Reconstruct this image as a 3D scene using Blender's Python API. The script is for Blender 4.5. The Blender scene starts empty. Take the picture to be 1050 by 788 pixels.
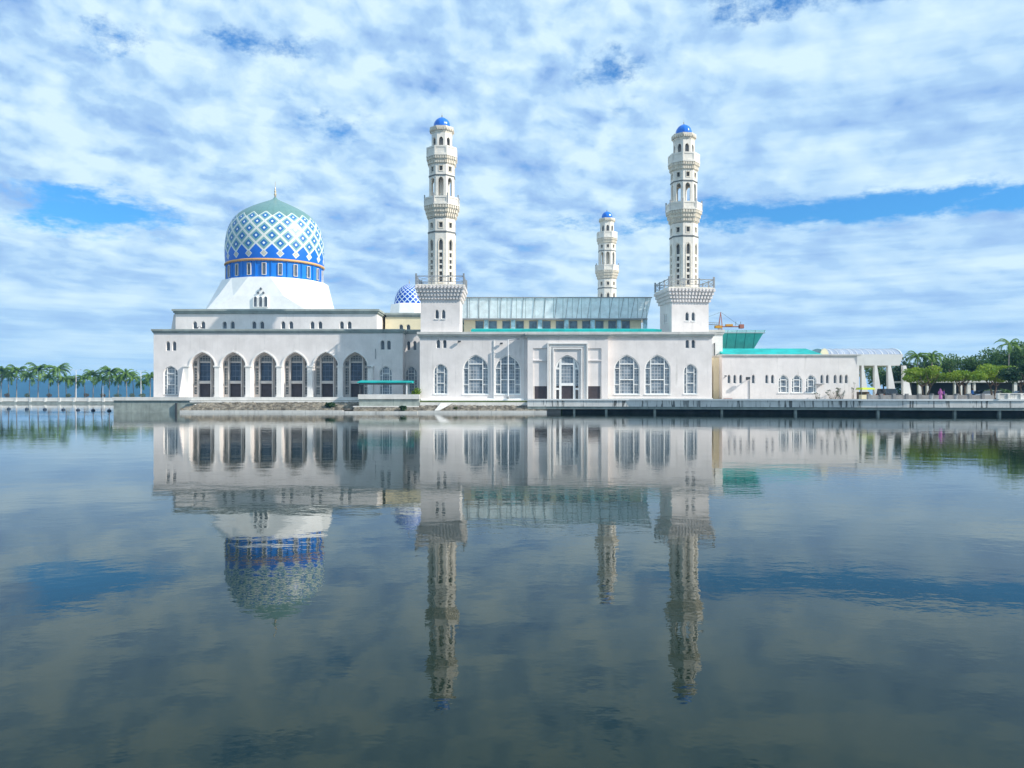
import bpy, math, random
from mathutils import Vector, Matrix
from mathutils.geometry import tessellate_polygon

S = bpy.context.scene
COL = S.collection
R = math.radians
PI = math.pi
rnd = random.Random(7)

# ------------------------------------------------------------------ camera
CAM_H = 2.5
F = 820.0            # focal length in photo pixels (photo 1050 wide)
HZ = 407.0           # horizon row of the photo
cd = bpy.data.cameras.new('camera')
cam = bpy.data.objects.new('camera', cd)
COL.objects.link(cam)
cam.location = (0, 0, CAM_H)
cam.rotation_euler = (R(90), 0, 0)
cd.sensor_width = 36
cd.lens = 36 * F / 1050
cd.shift_y = 13 / 1050
cd.clip_start = 0.1
cd.clip_end = 20000
S.camera = cam

# ------------------------------------------------------------------ light
SUN_DIR = Vector((1.0, -0.37, 0.74)).normalized()      # towards the sun
sun_el = math.asin(SUN_DIR.z)
sun_az = math.atan2(SUN_DIR.x, SUN_DIR.y)               # clockwise from +Y
sl = bpy.data.lights.new('sun', 'SUN')
sl.energy = 5.0
sl.angle = R(0.55)
sl.color = (1.0, 0.93, 0.83)
so = bpy.data.objects.new('sun', sl)
COL.objects.link(so)
so.rotation_euler = (-SUN_DIR).to_track_quat('-Z', 'Y').to_euler()
so.location = (60, -30, 60)

W = bpy.data.worlds.new('World')
S.world = W
W.use_nodes = True


class NT:
    """small helper for node trees"""
    def __init__(self, tree):
        self.t = tree
        self.n = tree.nodes
        self.l = tree.links

    def node(self, kind, **kw):
        n = self.n.new(kind)
        for k, v in kw.items():
            setattr(n, k, v)
        return n

    def set(self, sock, v):
        if isinstance(v, bpy.types.NodeSocket):
            self.l.new(v, sock)
        elif v is not None:
            sock.default_value = v

    def math(self, op, a, b=None, c=None, clamp=False):
        n = self.node('ShaderNodeMath', operation=op, use_clamp=clamp)
        self.set(n.inputs[0], a)
        if b is not None:
            self.set(n.inputs[1], b)
        if c is not None:
            self.set(n.inputs[2], c)
        return n.outputs[0]

    def ramp(self, v, lo, hi, smooth=True):
        n = self.node('ShaderNodeMapRange')
        n.interpolation_type = 'SMOOTHSTEP' if smooth else 'LINEAR'
        self.set(n.inputs[0], v)
        n.inputs[1].default_value = lo
        n.inputs[2].default_value = hi
        return n.outputs[0]

    def mix(self, f, a, b, blend='MIX'):
        n = self.node('ShaderNodeMix', data_type='RGBA', blend_type=blend)
        self.set(n.inputs[0], f)
        self.set(n.inputs[6], a if not isinstance(a, tuple) else (*a[:3], 1))
        self.set(n.inputs[7], b if not isinstance(b, tuple) else (*b[:3], 1))
        return n.outputs[2]

    def noise(self, vec, scale, detail=4, rough=0.5, lac=2.0, dist=0.0):
        n = self.node('ShaderNodeTexNoise')
        if vec is not None:
            self.l.new(vec, n.inputs['Vector'])
        n.inputs['Scale'].default_value = scale
        n.inputs['Detail'].default_value = detail
        n.inputs['Roughness'].default_value = rough
        n.inputs['Lacunarity'].default_value = lac
        n.inputs['Distortion'].default_value = dist
        return n.outputs['Fac']

    def mapping(self, vec, scale=(1, 1, 1), loc=(0, 0, 0), rot=(0, 0, 0)):
        n = self.node('ShaderNodeMapping')
        self.l.new(vec, n.inputs[0])
        n.inputs['Scale'].default_value = scale
        n.inputs['Location'].default_value = loc
        n.inputs['Rotation'].default_value = rot
        return n.outputs[0]


def build_world():
    t = NT(W.node_tree)
    t.n.clear()
    out = t.node('ShaderNodeOutputWorld')
    bg = t.node('ShaderNodeBackground')
    bg.inputs[1].default_value = 0.1
    t.l.new(bg.outputs[0], out.inputs[0])
    sky = t.node('ShaderNodeTexSky')
    sky.sky_type = 'NISHITA'
    sky.sun_disc = False
    sky.sun_elevation = sun_el
    sky.sun_rotation = sun_az
    sky.air_density = 1.3
    sky.dust_density = 0.4
    sky.ozone_density = 2.5
    co = t.node('ShaderNodeTexCoord')
    d = co.outputs['Generated']
    sp = t.node('ShaderNodeSeparateXYZ')
    t.l.new(d, sp.inputs[0])
    x, y, z = sp.outputs
    hyp = t.math('SQRT', t.math('ADD', t.math('MULTIPLY', x, x), t.math('MULTIPLY', y, y)))
    el = t.math('DIVIDE', t.math('MAXIMUM', z, 0.0), t.math('MAXIMUM', hyp, 0.02))
    az = t.math('ARCTAN2', x, y)
    # cloud deck coordinates: cells keep their width but flatten towards the horizon
    qu = t.math('MULTIPLY', az, 30.0)
    qv = t.math('MULTIPLY', t.math('LOGARITHM', t.math('ADD', el, 0.075), math.e), 16.0)
    cb = t.node('ShaderNodeCombineXYZ')
    t.l.new(qu, cb.inputs[0])
    t.l.new(qv, cb.inputs[1])
    P = cb.outputs[0]
    wn = t.node('ShaderNodeTexNoise')
    t.l.new(P, wn.inputs['Vector'])
    wn.inputs['Scale'].default_value = 0.45
    wn.inputs['Detail'].default_value = 4
    wv = t.node('ShaderNodeVectorMath', operation='MULTIPLY_ADD')
    t.l.new(wn.outputs['Color'], wv.inputs[0])
    wv.inputs[1].default_value = (1.1, 1.1, 0)
    t.l.new(P, wv.inputs[2])
    Pw = t.mapping(wv.outputs[0], (1, 1, 1), (3.1, 1.7, 0), (0, 0, R(16)))
    puff = t.noise(t.mapping(Pw, (0.8, 1.0, 1)), 0.72, 4, 0.46)
    # rounded tops: billows from a smooth cell pattern
    vo = t.node('ShaderNodeTexVoronoi')
    vo.feature = 'SMOOTH_F1'
    t.l.new(t.mapping(Pw, (0.75, 1.0, 1)), vo.inputs['Vector'])
    vo.inputs['Scale'].default_value = 0.85
    vo.inputs['Smoothness'].default_value = 0.75
    bil = t.math('SUBTRACT', 1.0, vo.outputs['Distance'])
    mid = t.noise(t.mapping(Pw, (0.8, 1, 1), (7.7, 4.1, 0)), 0.30, 4, 0.5)
    big = t.noise(P, 0.085, 3, 0.5)
    fine = t.noise(Pw, 2.6, 5, 0.62)
    streak = t.noise(t.mapping(P, (0.16, 1.0, 1), (2.0, 5.0, 0), (0, 0, R(-3))), 0.38, 6, 0.6)
    off = t.node('ShaderNodeVectorMath', operation='ADD')
    t.l.new(Pw, off.inputs[0])
    off.inputs[1].default_value = (0.38, 0.34, 0)
    puff2 = t.noise(t.mapping(off.outputs[0], (0.8, 1.0, 1)), 0.72, 4, 0.46)
    emb = t.math('SUBTRACT', puff, puff2)          # sun-facing flanks of the puffs
    b = t.math('MULTIPLY_ADD', puff, 0.46, 0.075)
    b = t.math('MULTIPLY_ADD', emb, 0.28, b)
    b = t.math('MULTIPLY_ADD', bil, 0.27, b)
    b = t.math('SUBTRACT', b, 0.075)
    b = t.math('MULTIPLY_ADD', mid, 0.24, b)
    b = t.math('MULTIPLY_ADD', big, 0.20, b)
    b = t.math('MULTIPLY_ADD', fine, 0.14, b)
    b = t.math('SUBTRACT', b, 0.02)
    bs = t.math('MULTIPLY_ADD', streak, 0.80, t.math('MULTIPLY', mid, 0.30))
    bs = t.math('MULTIPLY_ADD', puff, 0.14, bs)
    bs = t.math('MULTIPLY_ADD', emb, 0.12, bs)
    bs = t.math('ADD', bs, 0.0)
    veil = t.math('MULTIPLY', t.ramp(az, 0.10, 0.40), 0.75)
    low = t.math('SUBTRACT', 1.0, t.ramp(el, 0.07, 0.20))
    sm = t.math('MAXIMUM', veil, t.math('MULTIPLY', low, 0.9))
    bmix = t.node('ShaderNodeMix', data_type='FLOAT')
    t.l.new(sm, bmix.inputs[0]); t.l.new(b, bmix.inputs[2]); t.l.new(bs, bmix.inputs[3])
    br = bmix.outputs[0]
    cloud_dark = (2.9, 4.7, 7.7)
    cloud_mid = (4.2, 6.3, 8.6)
    cloud_light = (6.4, 8.2, 9.2)
    c = t.mix(t.ramp(br, 0.475, 0.61, False), cloud_dark, cloud_mid)
    c = t.mix(t.ramp(br, 0.59, 0.75, False), c, cloud_light)
    # openings to the blue: long and round gaps in the deck, ragged by noise
    rag = t.noise(t.mapping(P, (0.8, 1, 1), (0.3, 0.9, 0)), 0.7, 8, 0.68)
    gap = None
    for (gx, gy, sx, sy, s) in ((-0.487, 0.206, 0.060, 0.020, 1.15),
                                (0.42, 0.217, 0.22, 0.014, 1.2),
                                (0.60, 0.214, 0.20, 0.013, 1.15),
                                (0.245, 0.222, 0.07, 0.014, 0.85),
                                (-0.30, 0.425, 0.06, 0.018, 0.5),
                                (-0.47, 0.40, 0.04, 0.02, 0.5),
                                (0.42, 0.468, 0.15, 0.02, 0.75),
                                (0.12, 0.40, 0.04, 0.04, 0.40),
                                (-0.22, 0.33, 0.05, 0.02, 0.5)):
        ax = t.math('DIVIDE', t.math('SUBTRACT', az, gx), sx)
        ay = t.math('DIVIDE', t.math('SUBTRACT', el, gy), sy)
        q = t.math('ADD', t.math('MULTIPLY', ax, ax), t.math('MULTIPLY', ay, ay))
        g = t.math('MULTIPLY', t.math('EXPONENT', t.math('MULTIPLY', q, -0.6)), s)
        gap = g if gap is None else t.math('MAXIMUM', gap, g)
    gg = t.math('SUBTRACT', gap, t.math('MULTIPLY_ADD', t.math('SUBTRACT', rag, 0.5), 2.6, 0.42))
    hole = t.math('MULTIPLY', t.ramp(gg, -0.25, 0.50), t.ramp(gap, 0.03, 0.25))
    thin = t.math('MULTIPLY', t.math('SUBTRACT', 1.0, t.ramp(br, 0.40, 0.50)), 0.5)
    hole = t.math('MAXIMUM', hole, thin)
    blue = t.mix(1.0, sky.outputs[0], (0.36, 0.92, 1.5), 'MULTIPLY')
    hor = t.math('SUBTRACT', 1.0, t.ramp(el, 0.0, 0.14))
    c = t.mix(t.math('MULTIPLY', hor, 0.45), c, (5.3, 7.7, 9.1))
    col = t.mix(hole, c, blue)
    t.l.new(col, bg.inputs[0])


build_world()
S.view_settings.view_transform = 'Standard'
S.view_settings.look = 'None'
S.view_settings.gamma = 1
S.view_settings.exposure = 0.2
S.cycles.max_bounces = 6
S.cycles.use_denoising = True

# ------------------------------------------------------------------ materials
MATS = {}


def mat(name, col, rough=0.8, var=0.0, vscale=0.6, spec=0.3, metal=0.0, bump=0.0, bscale=8.0, streak=0.0, streak_col=(0.12, 0.12, 0.11)):
    m = bpy.data.materials.new(name)
    m.use_nodes = True
    t = NT(m.node_tree)
    bs = t.n['Principled BSDF']
    bs.inputs['Roughness'].default_value = rough
    bs.inputs['Metallic'].default_value = metal
    bs.inputs['Specular IOR Level'].default_value = spec
    c = (*col, 1)
    sock = None
    co = t.node('ShaderNodeTexCoord').outputs['Object']
    if var > 0:
        n = t.noise(co, vscale, 6, 0.62)
        dark = tuple(v * (1 - var) for v in col)
        light = tuple(min(1, v * (1 + var * 0.6)) for v in col)
        sock = t.mix(t.ramp(n, 0.3, 0.7), dark, light)
    if streak > 0:
        s = t.noise(t.mapping(co, (1.6, 1.6, 0.10)), 1.5, 6, 0.7)
        f = t.math('MULTIPLY', t.ramp(s, 0.52, 0.78), streak)
        sock = t.mix(f, sock if sock is not None else c[:3], streak_col)
    if sock is not None:
        t.l.new(sock, bs.inputs['Base Color'])
    else:
        bs.inputs['Base Color'].default_value = c
    if bump > 0:
        bn = t.node('ShaderNodeBump')
        bn.inputs['Strength'].default_value = bump
        bn.inputs['Distance'].default_value = 0.05
        t.l.new(t.noise(co, bscale, 5, 0.6), bn.inputs['Height'])
        t.l.new(bn.outputs[0], bs.inputs['Normal'])
    MATS[name] = m
    return m


mat('wall_paint', (0.78, 0.73, 0.705), 0.85, 0.10, 0.35, 0.2, bump=0.15, bscale=3, streak=0.5, streak_col=(0.50, 0.48, 0.46))
mat('wall_white', (0.80, 0.78, 0.75), 0.8, 0.06, 0.5, 0.2, streak=0.15, streak_col=(0.5, 0.5, 0.48))
mat('wall_cream', (0.80, 0.71, 0.50), 0.85, 0.08, 0.4, 0.2, streak=0.15, streak_col=(0.45, 0.38, 0.25))
mat('trim_white', (0.86, 0.86, 0.84), 0.6, 0.05, 1.0, 0.3)
mat('minaret_stone', (0.81, 0.76, 0.68), 0.8, 0.12, 0.7, 0.25, streak=0.35, streak_col=(0.40, 0.36, 0.30))
mat('minaret_trim', (0.74, 0.67, 0.56), 0.8, 0.15, 1.2, 0.25)
mat('minaret_band', (0.16, 0.17, 0.17), 0.7, 0.1, 1.0)
mat('cornice_grey', (0.34, 0.38, 0.36), 0.85, 0.18, 0.5, 0.2, streak=0.45, streak_col=(0.12, 0.13, 0.12))
mat('cornice_light', (0.62, 0.61, 0.58), 0.85, 0.15, 0.6, 0.2, streak=0.35, streak_col=(0.2, 0.2, 0.19))
mat('shade_post_grey', (0.22, 0.22, 0.22), 0.9, 0.1, 0.6)  # painted shade inside the minaret openings, and the low wall's own dark posts
mat('arcade_stone', (0.60, 0.56, 0.52), 0.85, 0.10, 0.8)
mat('door_brown', (0.06, 0.048, 0.052), 0.5, 0.2, 2.0, 0.4)
mat('roof_teal', (0.005, 0.40, 0.38), 0.55, 0.25, 0.5, 0.4, streak=0.3, streak_col=(0.05, 0.25, 0.24))
mat('roof_grey', (0.35, 0.36, 0.36), 0.9, 0.15, 0.3)
mat('metal_grey', (0.32, 0.33, 0.34), 0.5, 0.1, 1, 0.5, metal=0.3)
mat('metal_dark', (0.05, 0.055, 0.06), 0.5, 0, 1, 0.5)
mat('metal_white', (0.75, 0.76, 0.77), 0.5, 0, 1, 0.5)
mat('concrete', (0.64, 0.63, 0.60), 0.9, 0.15, 0.5, 0.2, bump=0.3, bscale=2, streak=0.75, streak_col=(0.10, 0.11, 0.10))
mat('concrete_pale', (0.74, 0.72, 0.68), 0.9, 0.12, 0.6, 0.2, bump=0.2, bscale=2, streak=0.3, streak_col=(0.25, 0.25, 0.23))
mat('low_wall_grey', (0.30, 0.29, 0.28), 0.9, 0.25, 1.0, 0.2, streak=0.4)
mat('concrete_dark', (0.075, 0.08, 0.07), 0.6, 0.3, 0.8, 0.3)
mat('quay_green', (0.33, 0.37, 0.34), 0.9, 0.25, 0.7, 0.2, bump=0.3, bscale=2, streak=0.7, streak_col=(0.10, 0.13, 0.11))
mat('paving', (0.50, 0.47, 0.43), 0.9, 0.15, 0.4, 0.2)
mat('grass_ground', (0.11, 0.14, 0.06), 0.95, 0.35, 0.15, 0.1)
mat('rock', (0.30, 0.27, 0.22), 0.95, 0.55, 1.1, 0.2, bump=0.5, bscale=6)
mat('dome_blue', (0.008, 0.19, 0.66), 0.35, 0.06, 1.0, 0.5)
mat('dome_cap_blue', (0.02, 0.17, 0.66), 0.28, 0.08, 2.0, 0.5)
mat('dome_orange', (0.78, 0.42, 0.16), 0.5, 0.1, 1.0, 0.4)
mat('gold', (0.55, 0.45, 0.3), 0.35, 0, 1, 0.5, metal=0.6)
mat('bark', (0.16, 0.12, 0.09), 0.95, 0.35, 2.0, 0.1, bump=0.5, bscale=8)
mat('palm_bark', (0.30, 0.27, 0.24), 0.95, 0.25, 2.0, 0.1, bump=0.5, bscale=8)
mat('hill_green', (0.02, 0.05, 0.03), 0.95, 0.4, 0.01, 0.1)
mat('skin', (0.36, 0.20, 0.13), 0.6)
mat('hair', (0.015, 0.012, 0.012), 0.6)
mat('cloth_pink', (0.45, 0.14, 0.36), 0.9, 0.15, 5)
mat('cloth_purple', (0.12, 0.04, 0.20), 0.9, 0.15, 5)
mat('cloth_blue', (0.05, 0.20, 0.60), 0.9, 0.15, 5)
mat('cloth_dark', (0.03, 0.03, 0.045), 0.9, 0.15, 5)
mat('car_black', (0.012, 0.012, 0.015), 0.25, 0, 1, 0.6)
mat('car_silver', (0.45, 0.46, 0.48), 0.3, 0, 1, 0.5, metal=0.5)
mat('car_blue', (0.05, 0.10, 0.18), 0.25, 0, 1, 0.6)
mat('tyre', (0.012, 0.012, 0.012), 0.9)
mat('crane_yellow', (0.75, 0.36, 0.03), 0.6, 0.1, 2)
mat('crane_red', (0.45, 0.16, 0.10), 0.6, 0.1, 2)
mat('lime', (0.52, 0.60, 0.05), 0.6, 0.08, 1)
mat('buoy_dark', (0.03, 0.05, 0.08), 0.6)
mat('red_paint', (0.50, 0.13, 0.08), 0.7, 0.1, 2)
mat('lamp_glass', (0.75, 0.77, 0.78), 0.3, 0, 1, 0.5)


m = mat('deck_concrete', (0.72, 0.71, 0.68), 0.9, 0.12, 0.5, 0.2, bump=0.3, bscale=2, streak=0.5, streak_col=(0.2, 0.2, 0.19))
_t = NT(m.node_tree)
_co = _t.node('ShaderNodeTexCoord').outputs['Object']
_dr = _t.ramp(_t.noise(_t.mapping(_co, (1.3, 1.3, 0.12)), 1.7, 3, 0.7), 0.54, 0.62)
_pt = _t.ramp(_t.noise(_t.mapping(_co, (0.2, 0.2, 0.02)), 1.0, 2, 0.5), 0.36, 0.5)
_b = _t.n['Principled BSDF'].inputs['Base Color']
_src = _b.links[0].from_socket
_t.l.new(_t.mix(_t.math('MULTIPLY', _t.math('MULTIPLY', _dr, _pt), 0.85), _src, (0.06, 0.065, 0.06)), _b)


for _nm in ('wall_paint', 'wall_white'):
    _t = NT(MATS[_nm].node_tree)
    _co = _t.node('ShaderNodeTexCoord').outputs['Object']
    _dr = _t.ramp(_t.noise(_t.mapping(_co, (1.0, 1.0, 0.06)), 1.3, 4, 0.7), 0.56, 0.72)
    _pt = _t.ramp(_t.noise(_t.mapping(_co, (0.12, 0.12, 0.16)), 1.0, 4, 0.6), 0.42, 0.66)
    _b = _t.n['Principled BSDF'].inputs['Base Color']
    _src = _b.links[0].from_socket
    _t.l.new(_t.mix(_t.math('MULTIPLY', _t.math('MULTIPLY', _dr, _pt), 0.55), _src, (0.36, 0.35, 0.32)), _b)


def glass_mat(name, col, rough=0.12, grid=None, gcol=(0.5, 0.5, 0.5), spec=0.6):
    """dark reflecting pane; grid = (nx per m, nz per m, line share) draws the lattice that sits in the pane"""
    m = bpy.data.materials.new(name)
    m.use_nodes = True
    t = NT(m.node_tree)
    bs = t.n['Principled BSDF']
    bs.inputs['Roughness'].default_value = rough
    bs.inputs['Specular IOR Level'].default_value = spec
    co = t.node('ShaderNodeTexCoord').outputs['Object']
    n = t.noise(co, 0.9, 4, 0.6)
    va_r = 0.12 if (grid and grid[1] < 0.01) else 0.4
    c = t.mix(t.ramp(n, 0.3, 0.7), tuple(v * (1 - va_r) for v in col), tuple(v * (1 + va_r) for v in col))
    if grid:
        sp = t.node('ShaderNodeSeparateXYZ')
        t.l.new(co, sp.inputs[0])
        fx = t.math('FRACT', t.math('MULTIPLY', t.math('ADD', sp.outputs[0], sp.outputs[1]) if grid[1] > 0.01 else sp.outputs[0], grid[0]))
        fz = t.math('FRACT', t.math('MULTIPLY', sp.outputs[2], grid[1]))
        lx = t.math('LESS_THAN', fx, grid[2])
        lz = t.math('LESS_THAN', fz, grid[2])
        g = t.math('MAXIMUM', lx, lz) if grid[1] > 0.01 else lx
        c = t.mix(g, c, gcol)
        rr = t.math('MULTIPLY_ADD', g, 0.6, rough)
        t.l.new(rr, bs.inputs['Roughness'])
    t.l.new(c, bs.inputs['Base Color'])
    MATS[name] = m
    return m


glass_mat('pane_dark', (0.03, 0.05, 0.085), 0.08, (1.45, 1.1, 0.10), (0.10, 0.13, 0.18))
glass_mat('pane_screen', (0.10, 0.12, 0.13), 0.4, (2.2, 2.2, 0.28), (0.40, 0.41, 0.40))
glass_mat('pane_lattice', (0.19, 0.23, 0.27), 0.2, (2.1, 1.9, 0.18), (0.42, 0.44, 0.46))
glass_mat('pane_slot', (0.09, 0.11, 0.135), 0.3)
glass_mat('pane_blue', (0.10, 0.18, 0.24), 0.12)
glass_mat('glass_canopy', (0.78, 0.88, 0.91), 0.4, (0.62, 0.001, 0.05), (0.25, 0.33, 0.34))
glass_mat('glass_green', (0.09, 0.42, 0.38), 0.3, (0.62, 0.001, 0.07), (0.03, 0.18, 0.18))
glass_mat('glass_pier', (0.36, 0.58, 0.66), 0.2)
glass_mat('skylight', (0.30, 0.35, 0.44), 0.3, (0.6, 0.001, 0.06), (0.62, 0.64, 0.68))
glass_mat('car_glass', (0.02, 0.025, 0.03), 0.05)


def lattice_dome_mat(name, cap, n_small=False):
    m = bpy.data.materials.new(name)
    m.use_nodes = True
    t = NT(m.node_tree)
    bs = t.n['Principled BSDF']
    bs.inputs['Roughness'].default_value = 0.38
    bs.inputs['Specular IOR Level'].default_value = 0.45
    uv = t.node('ShaderNodeUVMap').outputs[0]
    sp = t.node('ShaderNodeSeparateXYZ')
    t.l.new(uv, sp.inputs[0])
    u, v = sp.outputs[0], sp.outputs[1]
    hv = t.math('MULTIPLY', v, 0.5)
    p = t.math('FRACT', t.math('ADD', t.math('ADD', u, hv), 100.0))
    q = t.math('FRACT', t.math('ADD', t.math('SUBTRACT', u, hv), 100.0))
    s = t.math('ABSOLUTE', t.math('SUBTRACT', p, 0.5))
    r = t.math('ABSOLUTE', t.math('SUBTRACT', q, 0.5))
    d = t.math('MAXIMUM', s, r)
    white = (0.70, 0.74, 0.72)
    field = (0.20, 0.38, 0.38)
    blue = (0.012, 0.14, 0.42)
    deep = (0.008, 0.15, 0.64)
    c = t.mix(t.ramp(d, 0.40, 0.42), field, white)
    c = t.mix(t.math('LESS_THAN', d, 0.26), c, blue)
    c = t.mix(t.math('LESS_THAN', d, 0.09), c, (0.85, 0.88, 0.9))
    # thin terracotta outline on the white ribs
    line = t.math('GREATER_THAN', d, 0.485)
    c = t.mix(t.math('MULTIPLY', line, 0.45), c, (0.55, 0.33, 0.2))
    # lowest zone: solid blue triangles between small white diamonds
    # boundary: zigzag at v = 0.5 +- 0.5
    tri = t.math('ABSOLUTE', t.math('SUBTRACT', t.math('FRACT', t.math('ADD', u, 100.0)), 0.5))   # .5 at whole u, 0 at half
    apex = t.math('MULTIPLY_ADD', tri, 2.0, 1.0)      # zigzag from v=1 (half columns) to v=2 (whole columns)
    c = t.mix(t.math('LESS_THAN', v, apex), c, deep)
    rib = t.math('LESS_THAN', t.math('ABSOLUTE', t.math('SUBTRACT', v, t.math('ADD', apex, 0.02))), 0.13)
    c = t.mix(rib, c, white)
    half = t.math('ADD', t.math('MULTIPLY', tri, 2.0), t.math('ABSOLUTE', t.math('SUBTRACT', v, 0.72)))
    c = t.mix(t.math('LESS_THAN', half, 0.50), c, white)
    c = t.mix(t.math('LESS_THAN', half, 0.33), c, (0.50, 0.36, 0.28))
    c = t.mix(t.math('LESS_THAN', half, 0.26), c, (0.52, 0.56, 0.52))
    top = t.math('GREATER_THAN', v, t.math('MULTIPLY_ADD', tri, -2.0, cap + 1.0))
    nz = t.noise(t.node('ShaderNodeTexCoord').outputs['Object'], 1.2, 5, 0.6)
    seam = t.math('LESS_THAN', t.math('FRACT', t.math('MULTIPLY', u, 2.0)), 0.12)
    capc = t.mix(nz, (0.07, 0.19, 0.20), (0.19, 0.33, 0.31))
    capc = t.mix(t.math('MULTIPLY', seam, 0.4), capc, (0.10, 0.18, 0.17))
    c = t.mix(top, c, capc)
    t.l.new(c, bs.inputs['Base Color'])
    MATS[name] = m


lattice_dome_mat('dome_lattice', 6.0)

m = mat('dome_check', (0.1, 0.2, 0.6), 0.4)
t_ = NT(m.node_tree)
uv_ = t_.node('ShaderNodeUVMap').outputs[0]
sp_ = t_.node('ShaderNodeSeparateXYZ')
t_.l.new(uv_, sp_.inputs[0])
hv_ = t_.math('MULTIPLY', sp_.outputs[1], 0.5)
p_ = t_.math('FRACT', t_.math('ADD', t_.math('ADD', sp_.outputs[0], hv_), 100.0))
q_ = t_.math('FRACT', t_.math('ADD', t_.math('SUBTRACT', sp_.outputs[0], hv_), 100.0))
d_ = t_.math('MAXIMUM', t_.math('ABSOLUTE', t_.math('SUBTRACT', p_, 0.5)), t_.math('ABSOLUTE', t_.math('SUBTRACT', q_, 0.5)))
c_ = t_.mix(t_.math('LESS_THAN', d_, 0.395), (0.62, 0.74, 0.84), (0.004, 0.07, 0.42))
t_.l.new(c_, t_.n['Principled BSDF'].inputs['Base Color'])


def leaf_mat(name, a, b, scale=0.5, trans=0.25):
    m = bpy.data.materials.new(name)
    m.use_nodes = True
    t = NT(m.node_tree)
    bs = t.n['Principled BSDF']
    bs.inputs['Roughness'].default_value = 0.55
    bs.inputs['Specular IOR Level'].default_value = 0.3
    co = t.node('ShaderNodeTexCoord').outputs['Object']
    n = t.noise(co, scale, 4, 0.7)
    c = t.mix(t.ramp(n, 0.32, 0.68), a, b)
    t.l.new(c, bs.inputs['Base Color'])
    tr = t.node('ShaderNodeBsdfTranslucent')
    t.l.new(c, tr.inputs[0])
    mx = t.node('ShaderNodeMixShader')
    mx.inputs[0].default_value = trans
    out = t.n['Material Output']
    t.l.new(bs.outputs[0], mx.inputs[1])
    t.l.new(tr.outputs[0], mx.inputs[2])
    t.l.new(mx.outputs[0], out.inputs[0])
    MATS[name] = m


leaf_mat('leaf_palm', (0.06, 0.15, 0.025), (0.19, 0.32, 0.05), 0.5, 0.35)
leaf_mat('leaf_light', (0.11, 0.22, 0.02), (0.30, 0.40, 0.04), 0.7, 0.35)
leaf_mat('leaf_mid', (0.05, 0.12, 0.035), (0.14, 0.24, 0.07), 0.5)
leaf_mat('leaf_dark', (0.02, 0.055, 0.022), (0.05, 0.11, 0.04), 0.6)
leaf_mat('leaf_red', (0.16, 0.06, 0.04), (0.10, 0.14, 0.05), 1.5)
leaf_mat('leaf_olive', (0.07, 0.10, 0.03), (0.16, 0.18, 0.06), 1.5)


def water_mat():
    m = bpy.data.materials.new('lagoon_water')
    m.use_nodes = True
    t = NT(m.node_tree)
    bs = t.n['Principled BSDF']
    bs.inputs['Base Color'].default_value = (0.010, 0.020, 0.014, 1)
    bs.inputs['Roughness'].default_value = 0.008
    bs.inputs['IOR'].default_value = 1.21
    bs.inputs['Specular Tint'].default_value = (0.82, 0.92, 0.87, 1)
    co = t.node('ShaderNodeTexCoord').outputs['Object']
    n1 = t.noise(t.mapping(co, (0.8, 1.0, 1)), 3.2, 3, 0.55)
    n2 = t.noise(t.mapping(co, (0.75, 1.0, 1), (5, 3, 0), (0, 0, R(20))), 0.5, 2, 0.45)
    gust = t.ramp(t.noise(t.mapping(co, (0.35, 1.0, 1)), 0.035, 3, 0.6), 0.38, 0.66)
    amp = t.math('MULTIPLY_ADD', gust, 0.9, 0.45)
    h = t.math('ADD', t.math('MULTIPLY', t.math('MULTIPLY', n1, 0.0030), amp), t.math('MULTIPLY', n2, 0.0075))
    b = t.node('ShaderNodeBump')
    b.inputs['Strength'].default_value = 1.0
    b.inputs['Distance'].default_value = 1.0
    t.l.new(h, b.inputs['Height'])
    t.l.new(b.outputs[0], bs.inputs['Normal'])
    MATS['lagoon_water'] = m


water_mat()

# ------------------------------------------------------------------ mesh helpers


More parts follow.
